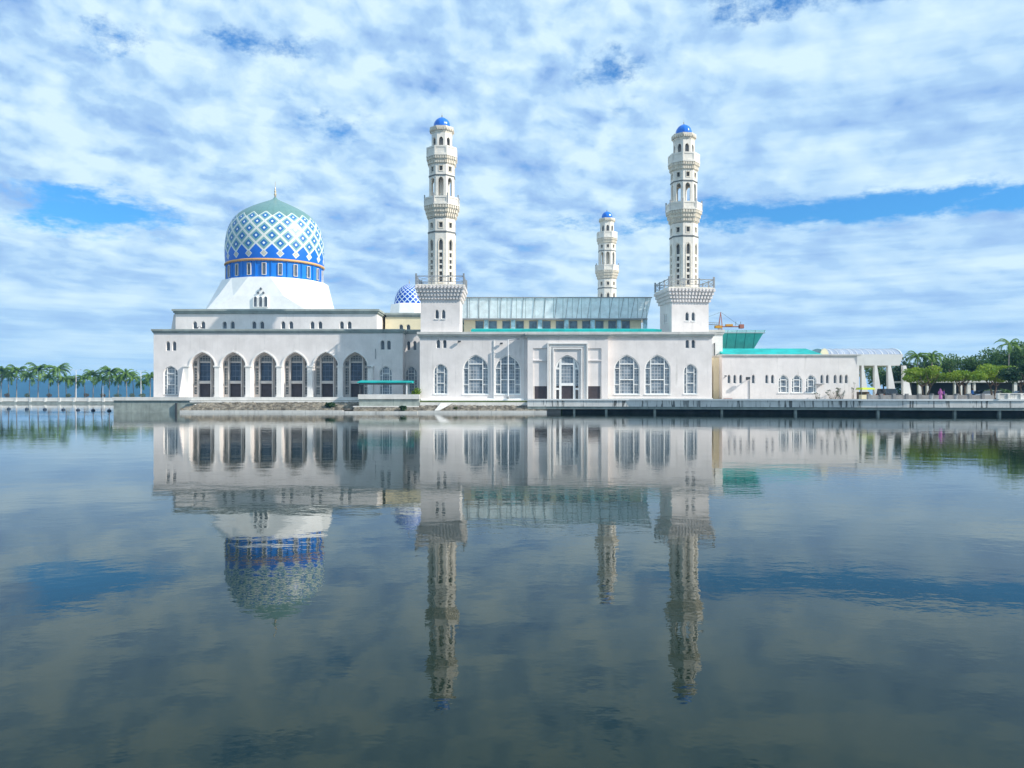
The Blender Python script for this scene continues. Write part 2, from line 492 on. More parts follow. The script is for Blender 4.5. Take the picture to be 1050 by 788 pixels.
class MB:
    def __init__(self):
        self.v = []
        self.f = []
        self.uv = None

    def add(self, vs, fs):
        o = len(self.v)
        self.v += [tuple(p) for p in vs]
        self.f += [tuple(i + o for i in q) for q in fs]
        return self

    def box(self, x0, x1, y0, y1, z0, z1):
        if x0 > x1: x0, x1 = x1, x0
        if y0 > y1: y0, y1 = y1, y0
        if z0 > z1: z0, z1 = z1, z0
        return self.add([(x0, y0, z0), (x1, y0, z0), (x1, y1, z0), (x0, y1, z0),
                         (x0, y0, z1), (x1, y0, z1), (x1, y1, z1), (x0, y1, z1)],
                        [(0, 3, 2, 1), (4, 5, 6, 7), (0, 1, 5, 4), (1, 2, 6, 5), (2, 3, 7, 6), (3, 0, 4, 7)])

    def loft(self, rings, cap0=True, cap1=True, closed=True):
        n = len(rings[0])
        o = len(self.v)
        for r in rings:
            self.v += [tuple(p) for p in r]
        for k in range(len(rings) - 1):
            for i in range(n if closed else n - 1):
                j = (i + 1) % n
                self.f.append((o + k * n + i, o + k * n + j, o + (k + 1) * n + j, o + (k + 1) * n + i))
        if cap0: self.f.append(tuple(o + i for i in reversed(range(n))))
        if cap1: self.f.append(tuple(o + (len(rings) - 1) * n + i for i in range(n)))
        return self

    def lathe(self, prof, n=24, cx=0, cy=0, rot=0, oct_=False, cap0=True, cap1=True):
        """prof: (radius, z); oct_: radius is the apothem"""
        k = 1 / math.cos(PI / n) if oct_ else 1
        rings = [[(cx + r * k * math.sin(rot + 2 * PI * (i + 0.5) / n) * 1, cy - r * k * math.cos(rot + 2 * PI * (i + 0.5) / n), z) for i in range(n)] for r, z in prof]
        return self.loft(rings, cap0, cap1)

    def bar(self, a, b, w, w2=None, n=4):
        a, b = Vector(a), Vector(b)
        d = (b - a)
        if d.length < 1e-6: return self
        d.normalize()
        up = Vector((0, 0, 1)) if abs(d.z) < 0.9 else Vector((1, 0, 0))
        s = d.cross(up).normalized()
        u = s.cross(d)
        w2 = w if w2 is None else w2
        rings = []
        for p, r in ((a, w), (b, w2)):
            rings.append([p + (s * math.cos(2 * PI * (i + .5) / n) + u * math.sin(2 * PI * (i + .5) / n)) * r for i in range(n)])
        return self.loft(rings)

    def plate(self, outline, holes, y, th, M=None):
        """outline, holes: (x,z) lists; front face at y, back at y+th"""
        loops = [outline] + list(holes)
        pts = [p for l in loops for p in l]
        tris = tessellate_polygon([[Vector((p[0], p[1], 0)) for p in l] for l in loops])
        n = len(pts)
        vs = [(p[0], y, p[1]) for p in pts] + [(p[0], y + th, p[1]) for p in pts]
        fs = []
        for a, b, c in tris:
            pa, pb, pc = pts[a], pts[b], pts[c]
            cr = (pb[0] - pa[0]) * (pc[1] - pa[1]) - (pb[1] - pa[1]) * (pc[0] - pa[0])
            if cr < 0: a, b = b, a
            fs.append((a, b, c))
            fs.append((a + n, c + n, b + n))
        o = 0
        for l in loops:
            k = len(l)
            for i in range(k):
                j = (i + 1) % k
                fs.append((o + i, o + i + n, o + j + n, o + j))
            o += k
        if M is not None:
            vs = [tuple(M @ Vector(v)) for v in vs]
        return self.add(vs, fs)

    def build(self, name, material, parent=None, origin=None, smooth=False):
        me = bpy.data.meshes.new(name)
        off = Vector((0, 0, 0))
        if parent is not None:
            off = WORLD_OF[parent.name]
        elif origin is not None:
            off = Vector(origin)
        me.from_pydata([tuple(Vector(p) - off) for p in self.v], [], self.f)
        me.update()
        if smooth:
            for p in me.polygons: p.use_smooth = True
        mlist = material if isinstance(material, (list, tuple)) else [material]
        for mm in mlist: me.materials.append(MATS[mm])
        o = bpy.data.objects.new(name, me)
        COL.objects.link(o)
        if parent is not None:
            o.parent = parent
        else:
            o.location = off
        WORLD_OF[o.name] = off
        return o


WORLD_OF = {}


def tag(o, label=None, cat=None, group=None, kind=None):
    if label: o['label'] = label
    if cat: o['category'] = cat
    if group: o['group'] = group
    if kind: o['kind'] = kind
    return o


def thing(name, label, cat, loc, group=None):
    o = bpy.data.objects.new(name, None)
    COL.objects.link(o)
    o.location = loc
    o.empty_display_size = 0.5
    WORLD_OF[o.name] = Vector(loc)
    return tag(o, label, cat, group)


def copy_tree(o, parent=None):
    c = o.copy()
    COL.objects.link(c)
    if parent is not None: c.parent = parent
    for ch in list(o.children):
        copy_tree(ch, c)
    return c


class V:
    """turns photo pixels into metres on the plane at distance Y"""
    def __init__(self, Y): self.Y = Y; self.k = Y / F
    def x(self, px): return (px - 525) * self.k
    def z(self, py): return CAM_H + (HZ - py) * self.k
    def s(self, n): return n * self.k


def arch(cx, hw, z0, zs, zt, n=7, point=0.16):
    pts = [(cx - hw, z0), (cx + hw, z0)]
    h = zt - zs
    for i in range(0, n + 1):
        a = i / n * PI / 2
        pts.append((cx + hw * math.cos(a), zs + h * ((1 - point) * math.sin(a) + point * (i / n) ** 3)))
    pts[-1] = (cx, zt)
    for i in range(n - 1, -1, -1):
        a = i / n * PI / 2
        pts.append((cx - hw * math.cos(a), zs + h * ((1 - point) * math.sin(a) + point * (i / n) ** 3)))
    return pts


def rect(x0, x1, z0, z1):
    return [(x0, z0), (x1, z0), (x1, z1), (x0, z1)]


def shrink_arch(cx, hw, z0, zs, zt, t, **k):
    return arch(cx, hw - t, z0 + t, zs, zt - t * 1.15, **k)


def arched_window(root, cx, hw, z0, zs, zt, Y, kind='large', pane='pane_lattice'):
    """frame of an arched opening with mullions, transoms; pane as sub-part. Y: plane of the frame front"""
    t = 0.16 if kind == 'large' else 0.13
    f = MB()
    f.plate(arch(cx, hw, z0, zs, zt), [shrink_arch(cx, hw, z0, zs, zt, t)], Y, 0.16)
    m = hw * 0.54
    w = 0.13 if kind == 'large' else 0.10
    # mullions up to the arch line
    def top_at(dx):
        a = math.acos(min(1, abs(dx) / hw)); i = a / (PI / 2)
        return zs + (zt - zs) * (0.84 * math.sin(a) + 0.16 * i ** 3)
    for s in (-1, 1):
        f.box(cx + s * m - w / 2 * 1, cx + s * m + w / 2, Y - 0.02, Y + 0.13, z0 + t * .5, top_at(m) - 0.05)
    H = zt - z0
    for q in ((0.16 if kind == 'small' else 0.0), 0.375, 0.765) if kind == 'large' else (0.36, 0.72):
        if q <= 0: continue
        zc = z0 + H * q
        f.box(cx - m, cx + m, Y - 0.015, Y + 0.12, zc - w * 0.6, zc + w * 0.6)
    for q in ((0.245, 0.655) if kind == 'large' else (0.30, 0.66)):
        zc = z0 + H * q
        for s in (-1, 1):
            f.box(cx + s * m, cx + s * (hw - t * .5), Y - 0.012, Y + 0.11, zc - w * 0.45, zc + w * 0.45)
    # sill
    f.box(cx - hw - 0.06, cx + hw + 0.06, Y - 0.22, Y + 0.02, z0 - 0.10, z0 + 0.04)
    fr = f.build('window', 'trim_white', root)
    p = MB()
    p.plate(arch(cx, hw - .05, z0 + .03, zs, zt - .05), [], Y + 0.17, 0.05)
    p.build('pane', pane, fr)
    return fr


def lancet_window(root, cx, hw, z0, zt, Y, pane='pane_slot', frame='trim_white', t=0.07):
    zs = zt - hw * 1.25
    f = MB()
    f.plate(arch(cx, hw, z0, zs, zt, 5), [shrink_arch(cx, hw, z0, zs, zt, t, n=5)], Y, 0.12)
    f.box(cx - hw - 0.03, cx + hw + 0.03, Y - 0.12, Y + 0.02, z0 - 0.08, z0 + 0.03)
    fr = f.build('window', frame, root)
    MB().plate(arch(cx, hw - .02, z0 + .02, zs, zt - .02, 5), [], Y + 0.125, 0.04).build('pane', pane, fr)
    return fr


def shell(b, x0, x1, y0, y1, z0, z1, holes, th=0.45):
    """hollow block: front plate with openings, side walls and back wall butted behind it"""
    b.plate(rect(x0, x1, z0, z1), holes, y0, th)
    b.box(x0, x0 + th, y0 + th, y1, z0, z1)
    b.box(x1 - th, x1, y0 + th, y1, z0, z1)
    b.box(x0 + th, x1 - th, y1 - th, y1, z0, z1)
    return b


def cornice(root, x0, x1, y0, y1, zt, h, out, m1='cornice_grey', m2=None, name='cornice'):
    """stepped slab that also closes the roof"""
    b = MB()
    b.box(x0 - out, x1 + out, y0 - out, y1 + out, zt - h * 0.42, zt)
    b.box(x0 - out * .62, x1 + out * .62, y0 - out * .62, y1 + out * .62, zt - h * 0.78, zt - h * 0.42)
    b.box(x0 - out * .25, x1 + out * .25, y0 - out * .25, y1 + out * .25, zt - h, zt - h * 0.78)
    return b.build(name, m1, root)

# ------------------------------------------------------------------ the setting: water, land, hills
b = MB()
b.add([(-3600, -100, 0), (3600, -100, 0), (3600, 3750, 0), (-3600, 3750, 0)], [(0, 1, 2, 3)])
tag(b.build('water', 'lagoon_water'), kind='structure')

LAND = 1.9


def slab(poly, z0, z1):
    m = MB()
    m.loft([[(x, y, z0) for x, y in poly], [(x, y, z1) for x, y in poly]])
    return m


vq = V(127)
XL = vq.x(116.5)
# promenade front edge
PR = []
for px, wy in ((541, 423.8), (600, 423.9), (645, 424.0), (690, 424.25), (740, 424.55), (790, 424.85), (840, 425.15), (880, 425.4), (930, 425.65), (970, 425.8), (1050, 426.0), (1200, 426.0)):
    Y = CAM_H * F / (wy - HZ)
    PR.append(((px - 525) * Y / F, Y))
inner = [(x + 0.4 * (i > 0), y + 2.6) for i, (x, y) in enumerate(PR)]
ground_poly = [(XL + 1, 127.65), (V(127).x(369), 127.65), (V(124).x(372), 124.2), (V(123.9).x(541), 124.2)] + [(x, min(y, 124.0)) for x, y in inner[1:]] + [(400, 111), (400, 700), (-60, 700), (-75, 210), (XL + 1, 205)]
tag(slab(ground_poly, -1.5, LAND).build('ground', 'grass_ground'), kind='structure')

# hills on the horizon (left, far across the bay)
b = MB()
rr = random.Random(3)
NX = 90
rows = []
for j, (dy, fh) in enumerate(((-500, 0.0), (-250, 0.55), (0, 1.0), (300, 0.6), (600, 0.0))):
    row = []
    for i in range(NX):
        px = -160 + i * 6
        X = (px - 525) * 3000 / F
        base = 62 if px > 10 else max(6, 62 - (10 - px) * 1.3)
        h = base + 3 + 5 * math.sin(px * 0.045) + 3 * math.sin(px * 0.13 + 1) + rr.uniform(-1, 1)
        row.append((X, 3000 + dy, max(-1, h * fh - (1 if fh == 0 else 0))))
    rows.append(row)
b.loft(rows, False, False, closed=False)
tag(b.build('hills', 'hill_green', smooth=True), kind='structure')

# the air: thin bluish haze in one closed box round everything
m = bpy.data.materials.new('haze')
m.use_nodes = True
t_ = NT(m.node_tree)
t_.n.clear()
pv = t_.node('ShaderNodeVolumePrincipled')
pv.inputs['Color'].default_value = (0.18, 0.52, 1.0, 1)
pv.inputs['Density'].default_value = 0.00020
ou = t_.node('ShaderNodeOutputMaterial')
t_.l.new(pv.outputs[0], ou.inputs['Volume'])
MATS['haze'] = m
hz = MB().box(-3650, 3650, -130, 3800, -3, 76).build('haze', 'haze')
tag(hz, kind='stuff')

# far quay on the left with its low cream wall
vf = V(293)
b = MB()
b.box(vf.x(-60), vf.x(190), 293.6, 330, -1.5, 1.85)
tag(b.build('far_quay_ground', 'grass_ground'), kind='structure')
r = thing('quay_wall', 'long low cream wall of the far shore in front of the palm row', 'quay wall', (vf.x(60), 293, 0))
b = MB()
b.box(vf.x(-60), vf.x(190), 293, 293.6, 0.75, 2.15)
b.build('wall', 'concrete_pale', r)
b = MB(); b.box(vf.x(-60), vf.x(190), 291.8, 293, -1, 0.55); b.build('footing', 'quay_green', r)
for i in range(-60, 190, 15):
    MB().box(vf.x(i), vf.x(i) + 0.8, 292.85, 293, 0.6, 2.1).build('pier', 'concrete_pale', r)

# left terrace: quay wall, paving
vq = V(127)
r = thing('quay_wall', 'streaked grey green quay wall at the left end of the mosque terrace', 'quay wall', (vq.x(160), 127, 0))
b = MB(); b.box(XL, vq.x(203), 127, 127.6, -1, vq.z(410.9)); b.box(XL, XL + .6, 127.6, 205, -1, vq.z(410.9)); b.build('wall', 'quay_green', r)
b = MB(); b.box(XL - .15, vq.x(369), 126.8, 127.7, vq.z(410.9), vq.z(407.4)); b.box(XL - .15, XL + .8, 127.7, 205, vq.z(410.9), vq.z(407.4)); b.build('kerb', 'concrete_pale', r)
b = MB(); b.box(vq.x(180.5), vq.x(182), 126.6, 126.95, 0, 1.5); b.build('pipe', 'metal_dark', r)
b = MB(); b.box(XL + .9, -14.6, 127.75, 133.98, LAND + .004, 2.28)
tag(b.build('terrace', 'paving'), kind='structure')


def rock_pile(name, x0, x1, ya, za, yb, zb, label, n, seed, left_slope=0):
    """stones strewn on a sloping bank from (ya, za) at the top to (yb, zb) at the toe"""
    q = random.Random(seed)
    m = MB()
    m.add([(x0 + left_slope, ya, za - .12), (x1, ya, za - .12), (x1, yb, zb - .2), (x0, yb, zb - .2)], [(0, 1, 2, 3)])
    for i in range(n):
        u, w = q.random(), q.random()
        x = x0 + left_slope * (1 - w) * 0 + (x1 - x0) * u
        if left_slope and x < x0 + left_slope * (1 - w): continue
        y = ya + (yb - ya) * w
        z = za + (zb - za) * w
        s = q.uniform(0.10, 0.26)
        vs = []
        for k in range(8):
            sx, sy, sz = (1 if k & 1 else -1), (1 if k & 2 else -1), (1 if k & 4 else -1)
            vs.append((x + sx * s * q.uniform(.6, 1.3), y + sy * s * q.uniform(.5, 1.1), z - .06 + sz * s * q.uniform(.4, .9)))
        m.add(vs, [(0, 2, 3, 1), (4, 5, 7, 6), (0, 1, 5, 4), (1, 3, 7, 5), (3, 2, 6, 7), (2, 0, 4, 6)])
    o = m.build(name, 'rock')
    return tag(o, label, 'rocks', kind='stuff')


rock_pile('rock_bank', vq.x(192), vq.x(369), 126.7, vq.z(412.8), 124.0, 0.55, 'bank of dark loose stones below the arcade terrace', 2600, 1, left_slope=3.0)
v1 = V(123.5)
vm = V(123.6)
rock_pile('rock_bank', v1.x(366), v1.x(430), 122.9, 0.85, 121.6, 0.25, 'low strip of stones under the canopy terrace', 420, 2)
rock_pile('rock_bank', vm.x(430), vm.x(560), 123.5, 1.12, 122.2, 0.45, 'strip of stones below the tall arched windows', 900, 4)

# ledges at the foot of the banks
r = thing('embankment_ledge', 'pale concrete ledge at the waterline below the stone banks', 'ledge', (-30, 122, 0))
b = MB()
b.box(V(123.5).x(186), V(123.5).x(352), 122.9, 124.3, -1, 0.38)
b.box(v1.x(352), v1.x(430), 120.9, 121.8, -1, 0.30)
b.box(vm.x(430), vm.x(560), 121.2, 122.4, -1, 0.36)
b.build('ledge', 'concrete', r)
b = MB(); b.box(vq.x(196), vq.x(369), 126.4, 126.78, vq.z(412.9), vq.z(411.3)); b.build('coping', 'concrete_pale', r)
b = MB()
b.add([(V(124).x(182), 124.0, -.5), (V(124).x(196), 123.6, -.5), (vq.x(208), 126.9, 1.6), (vq.x(203), 126.9, 1.6)], [(0, 1, 2, 3)])
b.build('end_slope', 'concrete', r)

# canopy terrace block
r = thing('quay_wall', 'pale green wall block under the turquoise canopy', 'quay wall', (v1.x(399), 123.5, 0))
b = MB(); b.box(v1.x(368), v1.x(430), 123.5, 127.7, -1, v1.z(409.4)); b.build('wall', 'quay_green', r)
b = MB(); b.box(v1.x(367.4), v1.x(430.4), 123.3, 123.9, v1.z(409.4), v1.z(404.6)); b.box(v1.x(367.4), v1.x(368.8), 123.9, 126.7, v1.z(409.4), v1.z(404.6)); b.build('parapet', 'concrete_pale', r)
b = MB(); b.box(v1.x(363), v1.x(430), 122.7, 123.48, .9, v1.z(416.5)); b.build('ledge', 'concrete_pale', r)

# main terrace below the entrance hall
r = thing('quay_wall', 'pale terrace edge with steps below the entrance hall', 'quay wall', (0, 123.6, 0))
b = MB(); b.box(vm.x(430.6), vm.x(575), 123.6, 124.4, -1, 1.62); b.build('wall', 'concrete_pale', r)
b = MB(); b.box(vm.x(430.6), V(124.4).x(548), 124.4, 125.9, -1, 1.93); b.box(vm.x(430.6), V(125).x(537), 125.0, 125.95, 1.93, 2.22); b.build('step', 'trim_white', r)
b = MB(); b.add([(vm.x(452), 123.55, 1.55), (vm.x(465), 123.55, 1.55), (vm.x(452), 121.3, .4), (vm.x(447), 121.3, .4)], [(0, 1, 2, 3)]); b.build('ramp', 'concrete', r)

# promenade deck on piles


def strip(pts, y_in, y_out, z0, z1):
    m = MB()
    rings = []
    for x, y in pts:
        rings.append([(x, y + y_out, z0), (x, y + y_out, z1), (x, y + y_in, z1), (x, y + y_in, z0)])
    return m.loft(rings)


PR2 = PR + [(400, 107.9)]
r = thing('promenade_deck', 'long curved concrete promenade deck raised on piles over the lagoon', 'promenade', (40, 95, 0))
strip(PR2, 2.6, 0.0, 1.00, 1.93).build('fascia', 'deck_concrete', r)
strip(PR2, 0.75, -0.12, 1.934, 2.16).build('kerb', 'trim_white', r)  # white colour stands in for sunlight on the concrete edge
strip(PR2, 2.3, 0.12, 0.62, 0.998).build('lower_beam', 'quay_green', r)
strip(PR2, 3.0, 2.45, -1, 0.996).build('back_wall', 'concrete_dark', r)  # very dark concrete behind the piles
for px in (589, 622, 672, 741, 817, 902, 981, 1027):
    # find the deck edge along this view column
    best = min(range(len(PR2) - 1), key=lambda i: 0 if (PR2[i][0] / PR2[i][1] <= (px - 525) / F <= PR2[i + 1][0] / PR2[i + 1][1]) else 1)
    (xa, ya), (xb, yb) = PR2[best], PR2[best + 1]
    k = (px - 525) / F
    u = (k * ya - xa) / ((xb - xa) - k * (yb - ya))
    X, Y = xa + (xb - xa) * u, ya + (yb - ya) * u
    MB().box(X - .16, X + .16, Y + .35, Y + .8, -1, .617).build('pile', 'quay_green', r)
b = slab([(x, y + .76) for x, y in PR2] + [(400, 127.8), (V(126).x(731), 127.8), (V(126).x(731), 125.6), (V(124).x(560), 124.3)], 1.935, 1.975)
tag(b.build('promenade_paving', 'paving'), kind='structure')

# ------------------------------------------------------------------ prayer hall (left wing)
v = V(134)
x0, x1 = v.x(157.5), v.x(413)
ph = thing('prayer_hall', 'long pale prayer hall wing with six tall arches in a row', 'mosque hall', ((x0 + x1) / 2, 134, 2.28))
zb, zt = 2.285, v.z(342.0)
holes = []
arcs = [207.6, 239.1, 271.0, 302.5, 334.2, 364.2]
ahw = v.s(12.5)
for a in arcs:
    holes.append(arch(v.x(a), ahw, zb + .03, v.z(376), v.z(361.2)))
pairs = [(172.2, 178.6, 350, 360), (392.3, 398.7, 349, 359)]
for a, c, ya, yb_ in pairs:
    for q in (a, c):
        holes.append(arch(v.x(q), v.s(2.1), v.z(yb_), v.z(yb_) + v.s(7.2), v.z(ya), 5))
bigs = [(175, 7.5), (395.6, 6.6)]
for a, w in bigs:
    holes.append(arch(v.x(a), v.s(w), v.z(405), v.z(383), v.z(375.2)))
b = MB(); shell(b, x0, x1, 134, 196, zb, zt, holes, 1.2)
b.build('wall', 'wall_paint', ph)
cornice(ph, x0, x1, 134, 196, v.z(337.8), v.z(337.8) - zt, 0.32)
for a in [arcs[0] - 15.7] + [(p + q) / 2 for p, q in zip(arcs, arcs[1:])] + [arcs[-1] + 15.7]:
    X = v.x(a)
    b = MB()
    b.box(X - .43, X + .43, 133.62, 133.995, zb, v.z(376.6))
    b.box(X - .56, X + .56, 133.5, 133.99, v.z(376.6), v.z(375.2))
    b.box(X - .52, X + .52, 133.52, 133.99, zb - .004, zb + .32)
    b.build('pier', 'wall_white', ph)
for a in arcs:
    X = v.x(a)
    n = 10
    out_ = arch(X, ahw + .20, v.z(375.2) + .02, v.z(375.2) + .05, v.z(361.2) + .24, n)
    in_ = arch(X, ahw + .004, v.z(375.2) + .02, v.z(375.2) + .05, v.z(361.2) + .004, n)
    ring = MB()
    ring.loft([[(p[0], 133.86, p[1]) for p in out_[1:] + out_[:1]], [(p[0], 133.86, p[1]) for p in in_[1:] + in_[:1]]], False, False, closed=False)
    ring.loft([[(p[0], 133.999, p[1]) for p in out_[1:] + out_[:1]], [(p[0], 133.86, p[1]) for p in out_[1:] + out_[:1]]], False, False, closed=False)
    ring.loft([[(p[0], 133.86, p[1]) for p in in_[1:] + in_[:1]], [(p[0], 133.999, p[1]) for p in in_[1:] + in_[:1]]], False, False, closed=False)
    ring.build('archivolt', 'wall_white', ph)
    # screen wall in the back of the bay
    m = v.s(5.9)
    Yb = 135.25
    fr = MB()
    so_, si_ = v.s(11.6), v.s(8.3)
    hs = [rect(X - m, X + m, v.z(390.6), v.z(372)), rect(X - m, X + m, zb + .05, v.z(393.6)),
          arch(X, m, v.z(370.4), v.z(367.5), v.z(364.2), 5)]
    for s in (-1, 1):
        for za, zc in ((404.5, 397), (395.5, 377.3), (375.5, 370.5)):
            a_, c_2 = sorted((X + s * si_, X + s * so_))
            hs.append(rect(a_, c_2, v.z(za), v.z(zc)))
    fr.plate(rect(X - ahw - .6, X + ahw + .6, zb + .01, v.z(360.5)), hs, Yb, .2)
    for s in (-1, 1):
        fr.box(X + s * (m + .02), X + s * (m + .20), Yb - .35, Yb - .003, zb + .01, v.z(365.5))
    fr.box(X - m - .02, X + m + .02, Yb - .25, Yb - .003, v.z(393.5), v.z(390.8))
    win = fr.build('window', 'arcade_stone', ph)
    MB().box(X - m - .1, X + m + .1, Yb + .22, Yb + .28, v.z(391), v.z(371.6)).build('pane', 'pane_dark', win)
    MB().box(X - m - .1, X + m + .1, Yb + .21, Yb + .27, zb + .02, v.z(393)).build('door', 'door_brown', win)
    q = MB()
    q.box(X - m - .1, X + m + .1, Yb + .23, Yb + .29, v.z(371), v.z(363))
    for s in (-1, 1):
        q.box(X + s * (si_ - .1), X + s * (so_ + .2), Yb + .23, Yb + .29, zb + .02, v.z(369.5))
    q.build('screen', 'pane_screen', win)
# splayed buttress left of the first arch
b = MB()
b.loft([[(v.x(184.6), 133.99, zb), (v.x(189.3), 133.99, zb), (v.x(189.3), 131.9, zb), (v.x(188.3), 131.9, zb)],
        [(v.x(188.6), 133.99, v.z(377)), (v.x(189.3), 133.99, v.z(377)), (v.x(189.3), 133.7, v.z(377)), (v.x(188.7), 133.7, v.z(377))]])
b.build('buttress', 'wall_paint', ph)
for a, c, ya, yb_ in pairs:
    for q in (a, c):
        lancet_window(ph, v.x(q), v.s(2.1), v.z(yb_), v.z(ya), 134.25)
for a, w in bigs:
    arched_window(ph, v.x(a), v.s(w), v.z(405), v.z(383), v.z(375.2), 134.22, 'small')
# downpipes and a wall lamp
b = MB(); b.box(v.x(384.7), v.x(384.7) + .1, 133.9, 133.99, v.z(368), v.z(358)); b.build('downpipe', 'metal_grey', ph); b = MB(); b.box(v.x(377), v.x(381), 133.3, 133.99, v.z(376.8), v.z(375.9)); b.build('bracket', 'metal_grey', ph)

# upper storey
vu = V(144)
ux0, ux1 = vu.x(180), vu.x(386.5)
uz0, uz1 = v.z(337.8) + .003, vu.z(322.2)
holes = []
ups = [199.8, 208.2, 230.2, 238.4, 260.5, 268.6, 290.3, 298.4, 320.2, 328.3, 350.4, 358.3]
UZB = max(vu.z(337.5), uz0 + .25)
for q in ups:
    holes.append(arch(vu.x(q), vu.s(2.2), UZB, vu.z(332.6), vu.z(329.4), 5))
b = MB(); shell(b, ux0, ux1, 144, 186, uz0, uz1, holes, .5)
# battered end
b.loft([[(ux0 - 1.1, 144.4, uz0), (ux0 + .002, 144.4, uz0), (ux0 + .002, 185.5, uz0), (ux0 - 1.1, 185.5, uz0)],
        [(ux0 - .5, 144.4, uz1 - .01), (ux0 + .001, 144.4, uz1 - .01), (ux0 + .001, 185.5, uz1 - .01), (ux0 - .5, 185.5, uz1 - .01)]])
b.build('upper_wall', 'wall_paint', ph)
cornice(ph, ux0, ux1, 144, 186, vu.z(317.4), vu.z(317.4) - uz1, 0.5)
for q in ups:
    lancet_window(ph, vu.x(q), vu.s(2.2), UZB, vu.z(329.4), 144.22)
ROOF_U = vu.z(317.4)

# recessed link between the wings, cream storey above it
v2 = V(137.2)
lk = thing('link_building', 'narrow shaded link between the prayer hall and the entrance hall with cream upper storey', 'mosque link', (-16.5, 137.2, 2.28))
lx0, lx1 = v.x(413) + .004, -14.51
holes = [arch(v2.x(q), v2.s(1.9), v2.z(359.5), v2.z(352.5), v2.z(349.5), 5) for q in (418.9, 425.3)]
holes.append(arch(v2.x(421.8), v2.s(6.2), v2.z(403.5), v2.z(383), v2.z(375.4)))
b = MB(); shell(b, lx0, lx1, 137.2, 195, 1.905, v2.z(342.6), holes, .5)
b.build('wall', 'wall_paint', lk)
cornice(lk, lx0 + .33, lx1 - .35, 137.2, 195, v2.z(338.3), v2.z(338.3) - v2.z(342.6), 0.32)
for q in (418.9, 425.3): lancet_window(lk, v2.x(q), v2.s(1.9), v2.z(359.5), v2.z(349.5), 137.4)
arched_window(lk, v2.x(421.8), v2.s(6.2), v2.z(403.5), v2.z(383), v2.z(375.4), 137.4, 'small')
v3 = V(150)
cz0 = v2.z(338.3) + .01
b = MB(); shell(b, ux1 + .55, v3.x(470), 150, 184, cz0, v3.z(325.6), [arch(v3.x(q), v3.s(2.2), cz0 + .2, v3.z(335.2), v3.z(332.6), 5) for q in (411.3, 418.7)], .5)
b.build('cream_wall', 'wall_cream', lk)
cornice(lk, ux1 + .96, v3.x(470) - .4, 150, 184, v3.z(321.2), v3.z(321.2) - v3.z(325.6), 0.4)
for q in (411.3, 418.7): lancet_window(lk, v3.x(q), v3.s(2.2), cz0 + .2, v3.z(332.6), 150.2)

# ------------------------------------------------------------------ big dome
DX, DY = -48.85, 165.0
dm = thing('main_dome', 'huge onion dome with white and blue diamond lattice over a blue drum ringed in orange', 'dome', (DX, DY, ROOF_U))
ZM, ZT = 21.9, 25.7
b = MB()


def ring16(f):
    pts = []
    for q in range(4):
        c, s = math.cos(q * PI / 2), math.sin(q * PI / 2)
        for (x, y) in f:
            pts.append((x * c - y * s, x * s + y * c))
    return pts


B0 = 10.9
r0 = ring16([(-B0, -B0), (-B0, -B0), (B0, -B0), (B0, -B0)])
r1 = ring16([(-8.3, -9.9), (-4.9, -10.85), (4.9, -10.85), (8.3, -9.9)])
k16 = 10.45 / math.cos(PI / 16)
r2 = ring16([(k16 * math.sin(a), -k16 * math.cos(a)) for a in (R(-33.75), R(-11.25), R(11.25), R(33.75))])
zs_ = [ROOF_U + .01, ZM, ZT]
rings = [[(DX + x, DY + y, z) for x, y in rr_] for rr_, z in zip((r0, r1, r2), zs_)]
o = len(b.v)
for rr_ in rings: b.v += rr_
for i in range(16):
    j = (i + 1) % 16
    # lower tier
    if rings[0][i] == rings[0][j]:
        b.f.append((i, 16 + j, 16 + i))
    else:
        b.f.append((i, j, 16 + j, 16 + i))
    # upper tier, folded into triangles
    if i % 2: b.f += [(16 + i, 16 + j, 32 + j), (16 + i, 32 + j, 32 + i)]
    else: b.f += [(16 + i, 16 + j, 32 + i), (16 + j, 32 + j, 32 + i)]
b.f.append(tuple(32 + i for i in range(16)))
b.build('dome_base', 'trim_white', dm)
# small lancet group in the front face of the base
vb = V(154.5)
for i, (px, ya, yb_) in enumerate(((262.8, 305, 314.5), (268.2, 305, 314.5), (273.4, 305, 314.5))):
    fr = MB(); zc0, zc1 = 19.7, 21.9
    Yf = 153.85
    fr.plate(arch(vb.x(px), .42, zc0, zc1 - .4, zc1, 5), [arch(vb.x(px), .30, zc0 + .1, zc1 - .45, zc1 - .12, 5)], Yf, .25)
    w_ = fr.build('window', 'trim_white', dm)
    MB().plate(arch(vb.x(px), .32, zc0 + .08, zc1 - .44, zc1 - .1, 5), [], Yf + .06, .3).build('pane', 'pane_slot', w_)
b = MB()
for px, z in ((265.5, 22.5), (270.8, 22.5), (268.2, 23.3)):
    X = vb.x(px)
    b.plate([(X - .24, z), (X, z - .28), (X + .24, z), (X, z + .28)], [], 153.9, .6)
b.build('vent_hole', 'pane_slot', dm)
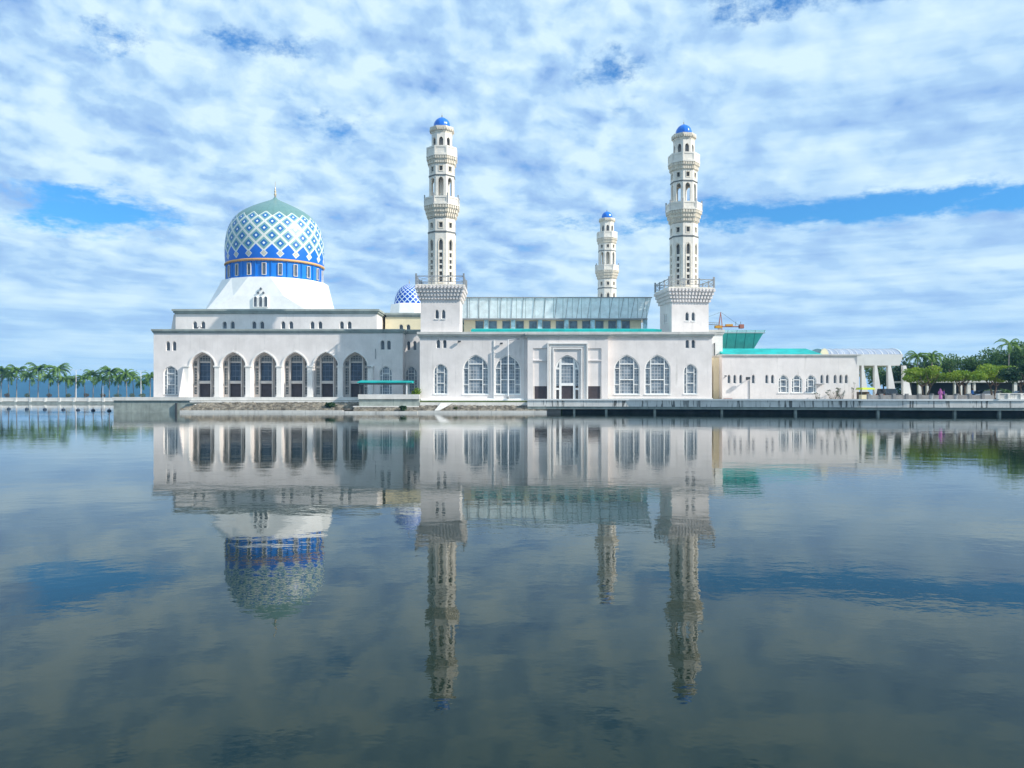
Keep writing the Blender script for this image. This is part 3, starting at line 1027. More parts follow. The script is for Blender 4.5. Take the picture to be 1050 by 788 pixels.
# drum of 20 bays with a window in each
ND = 20
b = MB()
ZR = 29.35
b.lathe([(9.5, ZT + .005), (9.5, ZR - .35)], 40, DX, DY, cap0=False, cap1=False)
for i in range(ND):
    a = 2 * PI * (i + .5) / ND
    for da in (-.055, .055):
        c = Vector((DX + 9.56 * math.sin(a + da), DY - 9.56 * math.cos(a + da), 0))
        b.bar((c.x, c.y, ZT + .01), (c.x, c.y, ZR - .36), .15)
b.build('drum', 'dome_blue', dm, smooth=False)
b = MB(); b.lathe([(9.6, ZR - .36), (9.88, ZR - .3), (9.95, ZR - .12), (9.88, ZR + .05), (9.6, ZR + .12)], 80, DX, DY)
b.build('ring', 'dome_orange', dm, smooth=True)
for i in range(ND):
    a = 2 * PI * i / ND + R(4)
    M = Matrix.Translation((DX, DY, 0)) @ Matrix.Rotation(a, 4, 'Z')
    if not (-PI * .62 < ((a + PI) % (2 * PI) - PI) < PI * .62): pass
    fr = MB(); fr.plate(rect(-.42, .42, 26.2, 28.55), [rect(-.32, .32, 26.3, 28.45)], -9.74, .28, M)
    w_ = fr.build('window', 'minaret_trim', dm)
    MB().plate(rect(-.31, .31, 26.36, 28.4), [], -9.64, .1, M).build('pane', 'pane_slot', w_)
# dome shell with UV: u counts 20 columns, v counts diamond rows
prof = [(10.38, 29.45), (10.50, 30.6), (10.53, 31.8), (10.50, 33.0), (10.42, 34.0), (10.27, 35.0), (10.05, 36.0), (9.7, 37.0), (9.22, 37.95), (8.55, 38.85), (7.7, 39.65), (6.6, 40.4), (5.3, 41.1), (3.9, 41.75), (2.5, 42.35), (1.3, 42.85), (0.6, 43.2), (0.25, 43.6)]
NA = 160
vsx, fsx, uvs = [], [], []
prof = [(p_[0] * .938, p_[1]) for p_ in prof]
acc = 0
vv = []
for k, (rr_, z) in enumerate(prof):
    if k: 
        p, q = prof[k - 1], prof[k]
        acc += math.hypot(p[0] - q[0], p[1] - q[1]) / (0.5 * (p[0] + q[0]) * (2 * PI / ND) * 0.495)
    vv.append(acc)
base_v = 0.08
for k, (rr_, z) in enumerate(prof):
    for i in range(NA + 1):
        a = 2 * PI * i / NA + R(4)
        vsx.append((rr_ * math.sin(a), -rr_ * math.cos(a), z - ROOF_U))
        uvs.append((ND * i / NA + 0.5, base_v + vv[k]))
for k in range(len(prof) - 1):
    for i in range(NA):
        o = k * (NA + 1) + i
        fsx.append((o, o + 1, o + NA + 2, o + NA + 1))
me = bpy.data.meshes.new('dome_shell')
me.from_pydata(vsx, [], fsx)
ul = me.uv_layers.new(name='UVMap')
for l in me.loops: ul.data[l.index].uv = uvs[l.vertex_index]
for p in me.polygons: p.use_smooth = True
me.materials.append(MATS['dome_lattice'])
o = bpy.data.objects.new('dome_shell', me); COL.objects.link(o); o.parent = dm
b = MB(); b.lathe([(.3, 43.4), (.12, 43.9), (.32, 44.2), (.1, 44.5), (.26, 44.8), (.08, 45.1), (.18, 45.35), (.05, 45.6), (.03, 46.9)], 10, DX, DY)
b.build('finial', 'gold', dm, smooth=True)

# ------------------------------------------------------------------ small blue dome behind
SX, SY = V(176).x(419.6), 176.0
vs_ = V(176)
sd = thing('small_dome', 'small blue and white chequered dome peeping out behind the left minaret', 'dome', (SX, SY, 17.6))
b = MB(); b.lathe([(4.1, 17.6), (3.95, vs_.z(320)), (3.8, vs_.z(313.4)), (3.3, vs_.z(312.6))], 8, SX, SY, oct_=True)
b.build('dome_base', 'trim_white', sd)
Rr = vs_.s(15.3)
z0_ = vs_.z(313)
vsx, fsx, uvs = [], [], []
NA, NK = 48, 12
pf = []
for k in range(NK + 1):
    a = k / NK * PI / 2
    pf.append((max(.05, Rr * math.cos(a) ** .92), z0_ + vs_.s(22) * (math.sin(a) * .92 + .08 * (k / NK) ** 4)))
pf = [(Rr * .93, z0_ - .25)] + pf
acc = 0
for k, (rr_, z) in enumerate(pf):
    if k: acc += math.hypot(rr_ - pf[k - 1][0], z - pf[k - 1][1]) / (max(.25, .5 * (rr_ + pf[k - 1][0])) * 2 * PI / 16 * .5)
    for i in range(NA + 1):
        a = 2 * PI * i / NA
        vsx.append((rr_ * math.sin(a), -rr_ * math.cos(a), z - 17.6))
        uvs.append((16 * i / NA, acc))
for k in range(len(pf) - 1):
    for i in range(NA):
        o = k * (NA + 1) + i
        fsx.append((o, o + 1, o + NA + 2, o + NA + 1))
me = bpy.data.meshes.new('dome_shell'); me.from_pydata(vsx, [], fsx)
ul = me.uv_layers.new(name='UVMap')
for l in me.loops: ul.data[l.index].uv = uvs[l.vertex_index]
for p in me.polygons: p.use_smooth = True
me.materials.append(MATS['dome_check'])
o = bpy.data.objects.new('dome_shell', me); COL.objects.link(o); o.parent = sd
MB().lathe([(.12, pf[-1][1] - .05), (.05, pf[-1][1] + .5), (.02, pf[-1][1] + .9)], 6, SX, SY).build('finial', 'gold', sd)

# ------------------------------------------------------------------ entrance hall (main block)
v = V(126)
x0, x1 = v.x(430.5), v.x(730.0)
eh = thing('entrance_hall', 'central pale entrance hall with tall arched windows and framed portal', 'mosque hall', ((x0 + x1) / 2, 126, LAND))
zb = LAND + .005
zt = v.z(346.9)
holes = []
large = [487.8, 520.7, 642.8, 674.2]
LHW = 13.3
for a in large: holes.append(arch(v.x(a), v.s(LHW), v.z(404.8), v.z(379), v.z(363.8)))
small = [451.8, 708.0]
for a in small: holes.append(arch(v.x(a), v.s(7.1), v.z(404.3), v.z(380.5), v.z(373.2)))
ep = [449.4, 456.0, 704.9, 711.0]
for a in ep: holes.append(arch(v.x(a), v.s(2.0), v.z(357.4), v.z(351.5), v.z(348.2), 5))
# opening behind the portal block
px0, px1 = v.x(541) + .3, v.x(623.5) - .3
b = MB(); shell(b, x0, x1, 126, 205, zb, zt, holes, .5)
b.build('wall', 'wall_paint', eh)
ct = v.z(340.7)
b = MB()
for (o_, za, zc) in ((.42, .42, 0), (.28, .72, .42), (.12, 1.0, .72)):
    h_ = ct - zt
    b.box(x0 - o_, x1 + o_, 126 - o_, 205 + o_, ct - h_ * za, ct - h_ * zc)
b.build('cornice', 'cornice_light', eh)
b = MB(); b.box(x0 - .3, x1 + .3, 125.7, 125.88, ct - (ct - zt) * .60, ct - (ct - zt) * .44)
MB().box(x0 - .33, x1 + .33, 125.67, 125.715, ct - (ct - zt) * .70, ct - (ct - zt) * .45).build('cornice_band', 'cornice_grey', eh)
for a in large: arched_window(eh, v.x(a), v.s(LHW), v.z(404.8), v.z(379), v.z(363.8), 126.14, 'large')
for a in small: arched_window(eh, v.x(a), v.s(7.1), v.z(404.3), v.z(380.5), v.z(373.2), 126.14, 'small')
for a in ep: lancet_window(eh, v.x(a), v.s(2.0), v.z(357.4), v.z(348.2), 126.2)
b = MB()
b.box(x0 - .12, v.x(541) - .01, 125.78, 125.995, zb, v.z(408.6))
b.box(v.x(624), x1 + .12, 125.78, 125.995, zb, v.z(408.6))
b.build('plinth', 'wall_white', eh)
b = MB()
for px, ya in ((506.5, 349), (536.5, 349)):
    MB().box(v.x(px) - .05, v.x(px) + .05, 125.88, 125.99, v.z(408), v.z(ya)).build('downpipe', 'trim_white', eh)
for px, py in ((471.5, 350.5), (514.5, 352.5)):
    m_ = MB(); m_.box(v.x(px) - .28, v.x(px) + .16, 125.5, 125.8, v.z(py) - .12, v.z(py) + .12); m_.box(v.x(px) - .04, v.x(px) + .04, 125.8, 125.995, v.z(py) - .04, v.z(py) + .04)
    m_.build('floodlight', 'metal_dark', eh)

# portal
YP = 124.62
vp = V(YP)
a0, a1 = vp.x(541), vp.x(623.5)
pzt = vp.z(346.9)
ac = 581.8
H1 = [arch(vp.x(ac), vp.s(12.6), vp.z(410) + .02, vp.z(377.5), vp.z(364.2))]
for (q0, q1) in ((546.6, 561.0), (603.0, 616.8)):
    H1.append(rect(vp.x(q0) + .01, vp.x(q1) - .01, vp.z(369.3), vp.z(357.3)))
    H1.append(rect(vp.x(q0) + .01, vp.x(q1) - .01, vp.z(410) + .02, vp.z(370.4)))
b = MB()
b.plate(rect(a0, a1, zb, pzt), H1, YP, .35)
b.box(a0, a0 + .35, YP + .35, 125.99, zb, pzt)
b.box(a1 - .35, a1, YP + .35, 125.99, zb, pzt)
b.build('portal', 'wall_paint', eh)
ct = vp.z(341.0)
b = MB()
h_ = ct - pzt
for (o_, za, zc) in ((.40, .42, 0), (.26, .72, .42), (.12, 1.0, .72)):
    b.box(a0 - o_, a1 + o_, YP - o_, 125.55, ct - h_ * za, ct - h_ * zc)
b.build('cornice', 'cornice_light', eh)
MB().box(a0 - .31, a1 + .31, YP - .31, YP - .265, ct - h_ * .70, ct - h_ * .45).build('cornice_band', 'cornice_grey', eh)


def border(m, xa, xb, za, zc, w, y, th):
    """raised frame strips, open at the bottom"""
    m.box(xa, xa + w, y - th, y - .002, za, zc)
    m.box(xb - w, xb, y - th, y - .002, za, zc)
    m.box(xa + w, xb - w, y - th, y - .002, zc - w, zc)


b = MB()
border(b, vp.x(561.2), vp.x(602.8), zb, vp.z(351.8), vp.s(1.5), YP, .30)
border(b, vp.x(563.3), vp.x(600.7), zb, vp.z(353.9), vp.s(1.9), YP, .14)
border(b, vp.x(566.6), vp.x(597.0), zb, vp.z(357.0), vp.s(1.3), YP, .22)
b.build('portal_frame', 'wall_white', eh)
b = MB()
for (q0, q1) in ((546.6, 561.0), (603.0, 616.8)):
    MB().box(vp.x(q0), vp.x(q1), YP + .18, YP + .30, vp.z(396.2), vp.z(357.3)).build('portal_panel', 'wall_paint', eh)
for (q0, q1) in ((548.2, 560.6), (603.4, 615.4)):
    MB().box(vp.x(q0), vp.x(q1), YP + .22, YP + .34, zb + .01, vp.z(396.21)).build('door', 'door_brown', eh)
b = MB(); b.box(vp.x(546.6), vp.x(548.2), YP + .16, YP + .34, zb, vp.z(396.2)); b.box(vp.x(615.4), vp.x(616.8), YP + .16, YP + .34, zb, vp.z(396.2)); b.build('door_jamb', 'arcade_stone', eh)
# portal window and door
X = vp.x(ac); hw = vp.s(12.4); m = vp.s(6.0)
f = MB()
f.plate(arch(X, hw, zb, vp.z(377.5), vp.z(364.4)),
        [rect(X - m, X + m, vp.z(393), vp.z(374.3)), rect(X - m, X + m, zb + .03, vp.z(395.8)), arch(X, m, vp.z(372.8), vp.z(368.5), vp.z(366), 5),
         rect(X - hw + .15, X - m - .35, vp.z(398), vp.z(379)), rect(X + m + .35, X + hw - .15, vp.z(398), vp.z(379)),
         rect(X - hw + .15, X - m - .35, zb + .05, vp.z(400)), rect(X + m + .35, X + hw - .15, zb + .05, vp.z(400)),
         [(X - hw + .3, vp.z(377)), (X - m - .35, vp.z(377)), (X - m - .35, vp.z(370.5))], [(X + m + .35, vp.z(377)), (X + hw - .3, vp.z(377)), (X + m + .35, vp.z(370.5))]],
        YP + .20, .14)
w_ = f.build('window', 'trim_white', eh)
MB().box(X - hw + .05, X + hw - .05, YP + .36, YP + .40, vp.z(395.8), vp.z(365.6)).build('pane', 'pane_lattice', w_)
MB().box(X - m, X + m, YP + .345, YP + .39, zb + .02, vp.z(395.9)).build('door', 'door_brown', w_)

# ------------------------------------------------------------------ glass hall on the roof
vg = V(138)
g0, g1 = vg.x(474), vg.x(661)
RZ = v.z(340.7) + .003
gh = thing('glass_hall', 'rooftop hall with flaring blue glass canopy above a cream window band', 'rooftop hall', ((g0 + g1) / 2, 138, RZ))
zc = vg.z(326.2); ztp = vg.z(305.8)
b = MB()
b.loft([[(g0, 138.6, zc), (vg.x(664), 138.6, zc), (vg.x(664), 183, zc), (g0, 183, zc)],
        [(g0 - 0, 138.0, ztp), (vg.x(668), 138.0, ztp), (vg.x(668), 184, ztp), (g0, 184, ztp)]])
b.build('glass_canopy', 'glass_canopy', gh)
b = MB(); b.box(g0, vg.x(668) + .1, 137.85, 184.1, ztp + .004, ztp + .16); b.box(g0, vg.x(664) + .1, 138.5, 183.2, zc - .22, zc - .01); b.build('canopy_rail', 'metal_grey', gh)
for i in range(17):
    X = g0 + (vg.x(668) - g0) * (i + .5) / 17
    u = (i + .5) / 17
    Xb = g0 + (vg.x(664) - g0) * u
    MB().bar((Xb, 138.57, zc), (X, 137.97, ztp), .045).build('mullion', 'metal_grey', gh)
holes = []
wx = [491.6, 505.4, 519.2, 533.0, 546.7, 560.4, 574.1, 587.9, 601.1, 614.7, 627.8, 641.8]
V2 = V(139.6)
holes = [rect(V2.x(a - 4.3), V2.x(a + 4.3), V2.z(337.8), V2.z(329.0)) for a in wx]
b = MB(); shell(b, g0 + .2, V2.x(657.5), 139.6, 182, RZ, zc - .23, holes, .3)
b.build('cream_wall', 'wall_cream', gh)
for a in wx:
    f = MB(); f.plate(rect(V2.x(a - 4.2), V2.x(a + 4.2), V2.z(337.7), V2.z(329.1)), [rect(V2.x(a - 3.6), V2.x(a + 3.6), V2.z(337.1), V2.z(329.7))], 139.68, .1)
    w_ = f.build('window', 'metal_grey', gh)
    MB().box(V2.x(a - 3.8), V2.x(a + 3.8), 139.79, 139.83, V2.z(337.3), V2.z(329.5)).build('pane', 'pane_blue', w_)
for a in (498.6, 526.2, 553.7, 580.8, 607.6, 634.8, 661.6):
    MB().box(V(139.1).x(a - 2.2), V(139.1).x(a + 2.2), 139.1, 139.595, RZ, zc - .24).build('glass_pier', 'glass_pier', gh)
# turquoise roof strip in front of it
vt = V(132)
r = thing('roof_strip', 'long thin turquoise metal roof strip above the entrance hall cornice', 'roof', (vt.x(578), 132, RZ))
b = MB()
b.loft([[(vt.x(484), 129, RZ + .002), (vt.x(675), 129, RZ + .002), (vt.x(675), 132.2, RZ + .002), (vt.x(484), 132.2, RZ + .002)],
        [(vt.x(484), 129, RZ + .66), (vt.x(675), 129, RZ + .66), (vt.x(675), 132.2, RZ + .66), (vt.x(484), 132.2, RZ + .66)],
        [(vt.x(485), 131, RZ + .95), (vt.x(668), 131, RZ + .95), (vt.x(668), 132.2, RZ + .95), (vt.x(485), 132.2, RZ + .95)]])
b.build('roof_sheet', 'roof_teal', r)

# ------------------------------------------------------------------ minarets
K = 130 / F


def zz(py): return CAM_H + (HZ - py) * K


def make_minaret():
    root = thing('minaret', None, 'minaret', (0, 0, RZ))
    T = 3.12
    z1 = zz(310.2)
    # tower
    b = MB()
    hp = [arch(q, .32, zz(329.2), zz(323), zz(319.8), 5) for q in (-.52, .52)]
    for k in range(4):
        M = Matrix.Rotation(k * PI / 2, 4, 'Z')
        if k % 2 == 0: b.plate(rect(-T, T, RZ + .004, z1), hp, -T, .4, M)
        else: b.plate(rect(-T + .401, T - .401, RZ + .004, z1), hp, -T, .4, M)
    b.build('tower', 'wall_paint', root)
    for k in range(4):
        M = Matrix.Rotation(k * PI / 2, 4, 'Z')
        for q in (-.52, .52):
            f = MB(); f.plate(arch(q, .32, zz(329.2), zz(323), zz(319.8), 5), [arch(q, .25, zz(329.2) + .08, zz(323), zz(319.8) - .08, 5)], -T + .12, .12, M)
            f.plate(rect(q - .38, q + .38, zz(329.2) - .1, zz(329.2) - .005), [], -T - .1, .2, M)
            w_ = f.build('window', 'trim_white', root)
            MB().plate(arch(q, .3, zz(329.2) + .03, zz(323), zz(319.8) - .03, 5), [], -T + .25, .05, M).build('pane', 'pane_slot', w_)
    # corbel rows of small blocks under the square balcony
    b = MB()
    z2 = zz(296.3)
    rows_ = 4
    for r_ in range(rows_):
        za = z1 + (z2 - z1) * r_ / rows_
        zc_ = z1 + (z2 - z1) * (r_ + 1) / rows_
        e = T + .12 + r_ * .19
        b.box(-e, e, -e, e, za + (zc_ - za) * .5, zc_)
        e2 = e + .17
        n = 14
        for k in range(4):
            M = Matrix.Rotation(k * PI / 2, 4, 'Z')
            for i in range(n):
                c = -e2 + .22 + (2 * e2 - .44) * i / (n - 1)
                t_b = MB().box(c - .14, c + .14, -e2, -e + .0, za + (zc_ - za) * .15, zc_ - .02)
                b.add([tuple(M @ Vector(p)) for p in t_b.v], t_b.f)
        # core
        b.box(-e + .1, e - .1, -e + .1, e - .1, za + .002, za + (zc_ - za) * .5)
    b.build('corbel', 'wall_paint', root)
    Bw = 3.85
    b = MB(); b.box(-Bw, Bw, -Bw, Bw, z2 + .002, z2 + .22)
    b.build('balcony_slab', 'minaret_stone', root)
    # railing
    b = MB()
    zr0, zr1 = z2 + .22, zz(286.5)
    for k in range(4):
        M = Matrix.Rotation(k * PI / 2, 4, 'Z')
        q = MB()
        q.box(-Bw + .1, Bw - .1, -Bw + .02, -Bw + .12, zr1 - .14, zr1)
        q.box(-Bw + .1, Bw - .1, -Bw + .04, -Bw + .10, zr0 + .35, zr0 + .43)
        q.box(-Bw - .04, -Bw + .22, -Bw - .04, -Bw + .22, zr0 - .0, zr1 + .35)
        for i in range(1, 3):
            c = -Bw + 2 * Bw * i / 3
            q.box(c - .09, c + .09, -Bw, -Bw + .15, zr0, zr1 + .12)
        for i in range(3):
            xa, xb = -Bw + 2 * Bw * i / 3, -Bw + 2 * Bw * (i + 1) / 3
            q.bar((xa, -Bw + .07, zr0 + .4), (xb, -Bw + .07, zr1 - .1), .035)
            q.bar((xb, -Bw + .07, zr0 + .4), (xa, -Bw + .07, zr1 - .1), .035)
        b.add([tuple(M @ Vector(p)) for p in q.v], q.f)
    b.build('railing', 'metal_grey', root)

    O8 = math.tan(PI / 8)

    def octo(m_, ap, za, zc_, holes=(), th=.25):
        w = ap * O8
        for k in range(8):
            M = Matrix.Rotation(k * PI / 4, 4, 'Z')
            wi = w - .001
            # mitred plate: front full width, back narrower
            t_b = MB(); t_b.plate(rect(-wi, wi, za, zc_), list(holes), -ap, th)
            s = (ap - th) / ap
            vs2 = [((p[0] * s if abs(abs(p[0]) - wi) < 1e-6 else p[0]) if p[1] > -ap + .01 else p[0], p[1], p[2]) for p in t_b.v]
            m_.add([tuple(M @ Vector(p)) for p in vs2], t_b.f)

    def prism(m_, *prof):
        m_.lathe(prof, 8, oct_=True, rot=-PI / 4 * .5 + PI / 8 * 0 - 0)
    # lathe() starts half a step off so that flat faces look along the axes
    def octlathe(m_, prof):
        k = 1 / math.cos(PI / 8)
        rings = [[(r_ * k * math.sin(2 * PI * (i + .5) / 8), -r_ * k * math.cos(2 * PI * (i + .5) / 8), z) for i in range(8)] for r_, z in prof]
        m_.loft(rings)

    # shaft: lower run with tall niches
    b = MB()
    A = 2.16
    zs0, zs1 = z2 + .222, zz(241)
    hn = [arch(0, .30, zz(259), zz(251.5), zz(248), 5)]
    for (ya, yb_) in ((261.5, 266), (268.5, 272.5), (274, 278), (280.5, 284.5), (286, 291)):
        hn.append(rect(-.24, .24, zz(yb_), zz(ya)))
    octo(b, A, zs0, zs1, hn)
    b.build('shaft', 'minaret_stone', root); b = MB()
    octo(b, A - .03, zz(239.5), zz(226.5), [rect(-.26, .26, zz(236), zz(231))])
    b.build('shaft', 'minaret_stone', root); b = MB()
    octo(b, 2.02, zz(182.2), zz(171.8), [rect(-.26, .26, zz(178.5), zz(173.8))])
    b.build('shaft', 'minaret_stone', root)
    b = MB(); octlathe(b, [(A + .07, zz(241) + .002), (A + .07, zz(239.5) - .002)]); b.build('band', 'minaret_band', root); b = MB(); octlathe(b, [(2.09, zz(182.4) - .14), (2.09, zz(182.2) - .002)])
    b.build('band', 'minaret_band', root)
    # dark cores: shade behind the small openings put into the colour
    b = MB(); octlathe(b, [(A - .42, zs0 + .01), (A - .42, zs1 - .02)]); b.build('shade_core', 'shade_post_grey', root); b = MB(); octlathe(b, [(A - .45, zz(239.3)), (A - .45, zz(227))]); b.build('shade_core', 'shade_post_grey', root); b = MB(); octlathe(b, [(1.6, zz(182)), (1.6, zz(172.2))])
    b.build('shade_core', 'shade_post_grey', root)
    # raised frames round the niches
    for k in range(8):
        M = Matrix.Rotation(k * PI / 4, 4, 'Z')
        for pl in ((arch(0, .46, zz(292.5), zz(251), zz(246.3), 5), arch(0, .35, zz(292), zz(251.3), zz(247.3), 5), -A - .06, .058),
                   (rect(-.40, .40, zz(237.3), zz(229.8)), rect(-.29, .29, zz(236.3), zz(230.8)), -A - .02, .045),
                   (rect(-.38, .38, zz(179.5), zz(172.9)), rect(-.28, .28, zz(178.7), zz(173.6)), -2.02 - .05, .045)):
            MB().plate(pl[0], [pl[1]], pl[2], pl[3], M).build('niche_frame', 'minaret_trim', root)

    def gallery(za, zc_, zd, r_in, r_out, rows_, name='balcony'):
        """corbelled balcony: corbels from za to zc_, parapet to zd"""
        m_ = MB()
        for r_ in range(rows_):
            a_ = za + (zc_ - za) * r_ / rows_
            c_ = za + (zc_ - za) * (r_ + 1) / rows_
            e = r_in + (r_out - r_in) * (r_ + .35) / rows_
            octlathe(m_, [(e - .10, a_ + .002), (e, a_ + (c_ - a_) * .45), (e, c_)])
            e2 = r_in + (r_out - r_in) * (r_ + 1) / rows_
            w = e2 * O8
            n = 5
            for k in range(8):
                M = Matrix.Rotation(k * PI / 4, 4, 'Z')
                for i in range(n):
                    c = -w + w * 2 * (i + .5) / n
                    q = MB().box(c - w * .11, c + w * .11, -e2, -e + .03, a_ + (c_ - a_) * .30, c_ - .03)
                    m_.add([tuple(M @ Vector(p)) for p in q.v], q.f)
        m_.build('corbel', 'minaret_trim', root)
        p_ = MB()
        octlathe(p_, [(r_out + .04, zc_ + .002), (r_out + .04, zc_ + .16)])
        w = r_out * O8
        octo(p_, r_out, zc_ + .162, zd, [rect(-w * .78, w * .78, zc_ + .38, zd - .28)], .14)
        octo(p_, r_out - .06, zc_ + .163, zd - .2, [], .05)
        return p_.build(name, 'minaret_stone', root)

    gallery(zz(226), zz(213.5), zz(205), 2.18, 2.78, 3)
    for k in range(8):
        a = k * PI / 4 + PI / 8
        rr_ = 2.70 / math.cos(PI / 8)
        x, y = rr_ * math.sin(a), -rr_ * math.cos(a)
        MB().box(x - .09, x + .09, y - .09, y + .09, zz(213) + .1, zz(204) + .3).build('balcony_post', 'metal_grey', root)
    gallery(zz(171.8), zz(163.5), zz(153.6), 2.08, 2.42, 2)
    # open belfry
    b = MB()
    octo(b, 2.0, zz(213) - .4, zz(182.4) - .141, [arch(0, .42, zz(206), zz(188), zz(184.6), 6)], .3)
    b.build('belfry', 'minaret_stone', root)
    b = MB(); octlathe(b, [(.35, zz(213)), (.35, zz(183.5))]); b.build('stair_core', 'minaret_stone', root)
    # lantern
    b = MB()
    octo(b, 1.62, zz(163), zz(138.8), [arch(0, .34, zz(153), zz(146.5), zz(143.3), 5)], .25)
    b.build('lantern', 'minaret_stone', root)
    b = MB(); octlathe(b, [(1.2, zz(162.5)), (1.2, zz(139))]); b.build('shade_core', 'shade_post_grey', root)  # dark core paints the shade behind the lantern arches
    b = MB(); octlathe(b, [(1.66, zz(138.8) + .002), (1.70, zz(137)), (1.86, zz(135.2)), (1.90, zz(133.4)), (1.90, zz(132.5))])
    for k in range(8):
        M = Matrix.Rotation(k * PI / 4, 4, 'Z')
        for i in range(4):
            c = -.7 + 1.4 * (i + .5) / 4
            q = MB().box(c - .1, c + .1, -1.95, -1.7, zz(136.6), zz(134.4))
            b.add([tuple(M @ Vector(p)) for p in q.v], q.f)
    b.build('cornice', 'minaret_trim', root)
    # ribbed blue cap
    b = MB()
    n = 48
    rings = []
    for r_, z in ((1.30, 0), (1.36, .35), (1.32, .75), (1.18, 1.12), (.92, 1.45), (.55, 1.70), (.2, 1.84), (.04, 1.95)):
        rings.append([(r_ * (1 - .035 * abs(math.cos(6 * 2 * PI * i / n))) * math.sin(2 * PI * i / n), -r_ * (1 - .035 * abs(math.cos(6 * 2 * PI * i / n))) * math.cos(2 * PI * i / n), zz(132.5) + .003 + z) for i in range(n)])
    b.loft(rings)
    b.build('cap', 'dome_cap_blue', root, smooth=True)
    b = MB(); z = zz(132.5) + 1.9; b.lathe([(.06, z), (.11, z + .1), (.04, z + .2), (.08, z + .3), (.02, z + .4), (.015, z + .75)], 6)
    b.build('finial', 'gold', root)
    return root


# build() subtracts the root position, so shape it round the origin at height RZ
m1 = make_minaret()
for ch in m1.children_recursive:
    pass
m2 = copy_tree(m1)
m3 = copy_tree(m1)
VM = V(130)
m1.location = (VM.x(453.2), 130.0, RZ)
m1['label'] = 'tall pale stone minaret with blue cap beside the small chequered dome'
m2.location = (V(133.4).x(701.2), 133.4, RZ)
m2.rotation_euler.z = R(7)
m2['label'] = 'tall pale minaret at the right end of the glass hall near the crane'
m3.location = (V(196).x(622.4), 196, RZ)
m3['label'] = 'distant shorter looking minaret rising behind the glass canopy'
for o in (m1, m2, m3): o['group'] = 'minarets of the mosque'

# ------------------------------------------------------------------ annex on the right
va = V(128)
ax = thing('annex', 'long low pale annex with lancet windows and three small arched windows', 'mosque annex', (va.x(810), 128, LAND))
a0, a1 = va.x(740.5), va.x(881)
zt = va.z(366.3); zb = 1.98
lan = [747.7, 753.6, 759.7, 772.6, 786.4, 792.3, 842.9, 848.6, 856.5, 862.3, 868.0]
holes = [arch(va.x(q), va.s(1.6), va.z(393.5), va.z(387), va.z(384.2), 5) for q in lan]
for q in (803.4, 817.1, 831.6): holes.append(arch(va.x(q), va.s(5.6), va.z(403), va.z(391), va.z(384.4)))
b = MB(); shell(b, a0, a1, 128, 150, zb, zt, holes, .4)
b.build('wall', 'wall_paint', ax)
b = MB(); b.box(a0 - .9, a0 - .003, 130, 149, zb, zt); b.build('cream_wall', 'wall_cream', ax)
cornice(ax, a0, a1, 128, 150, va.z(363.6), va.z(363.6) - zt, .22, 'cornice_light')
for q in lan: lancet_window(ax, va.x(q), va.s(1.6), va.z(393.5), va.z(384.2), 128.2)
for q in (803.4, 817.1, 831.6): arched_window(ax, va.x(q), va.s(5.6), va.z(403), va.z(391), va.z(384.4), 128.12, 'small')
b = MB(); b.box(va.x(768.3), va.x(768.3) + .08, 127.9, 127.99, zb + .01, va.z(390)); b.build('downpipe', 'metal_grey', ax)
for px, py, sz in ((765.3, 388.3, .3), (742.4, 386, .14)):
    q = MB(); q.box(va.x(px) - sz, va.x(px) + sz, 126.9, 127.3, va.z(py) - sz * .7, va.z(py) + sz * .7); q.box(va.x(px) - .04, va.x(px) + .04, 127.3, 127.99, va.z(py) - .3, va.z(py) - .2)
    q.build('floodlight', 'metal_dark', ax)
b = MB(); b.box(va.x(836), va.x(843.5), 127.2, 127.99, va.z(394.5), va.z(393.8)); b.build('bracket', 'metal_grey', ax)

# cream link between main block and annex
vl = V(134)
r = thing('link_building', 'narrow cream link with pipes and a small door between entrance hall and annex', 'mosque link', (vl.x(734), 134, LAND))
b = MB(); b.box(v.x(730) + .02, vl.x(741), 134, 150, zb, V(134).z(344)); b.build('wall', 'wall_white', r)
cornice(r, v.x(730) + .45, vl.x(741), 134, 150, vl.z(338.5), vl.z(338.5) - vl.z(344), .3, 'cornice_light')
b = MB(); b.box(V(131).x(729), V(131).x(737), 131, 133.98, zb, V(131).z(389.5)); b.build('porch', 'trim_white', r)
MB().box(V(131).x(731), V(131).x(735), 130.94, 130.995, zb + .02, V(131).z(397.5)).build('door', 'door_brown', r)
b = MB(); b.bar((vl.x(732.5), 133.9, vl.z(389)), (vl.x(732.5), 133.9, vl.z(352)), .09); b.bar((vl.x(734.6), 133.9, vl.z(389)), (vl.x(734.6), 133.9, vl.z(364)), .07); b.build('pipe', 'metal_dark', r)

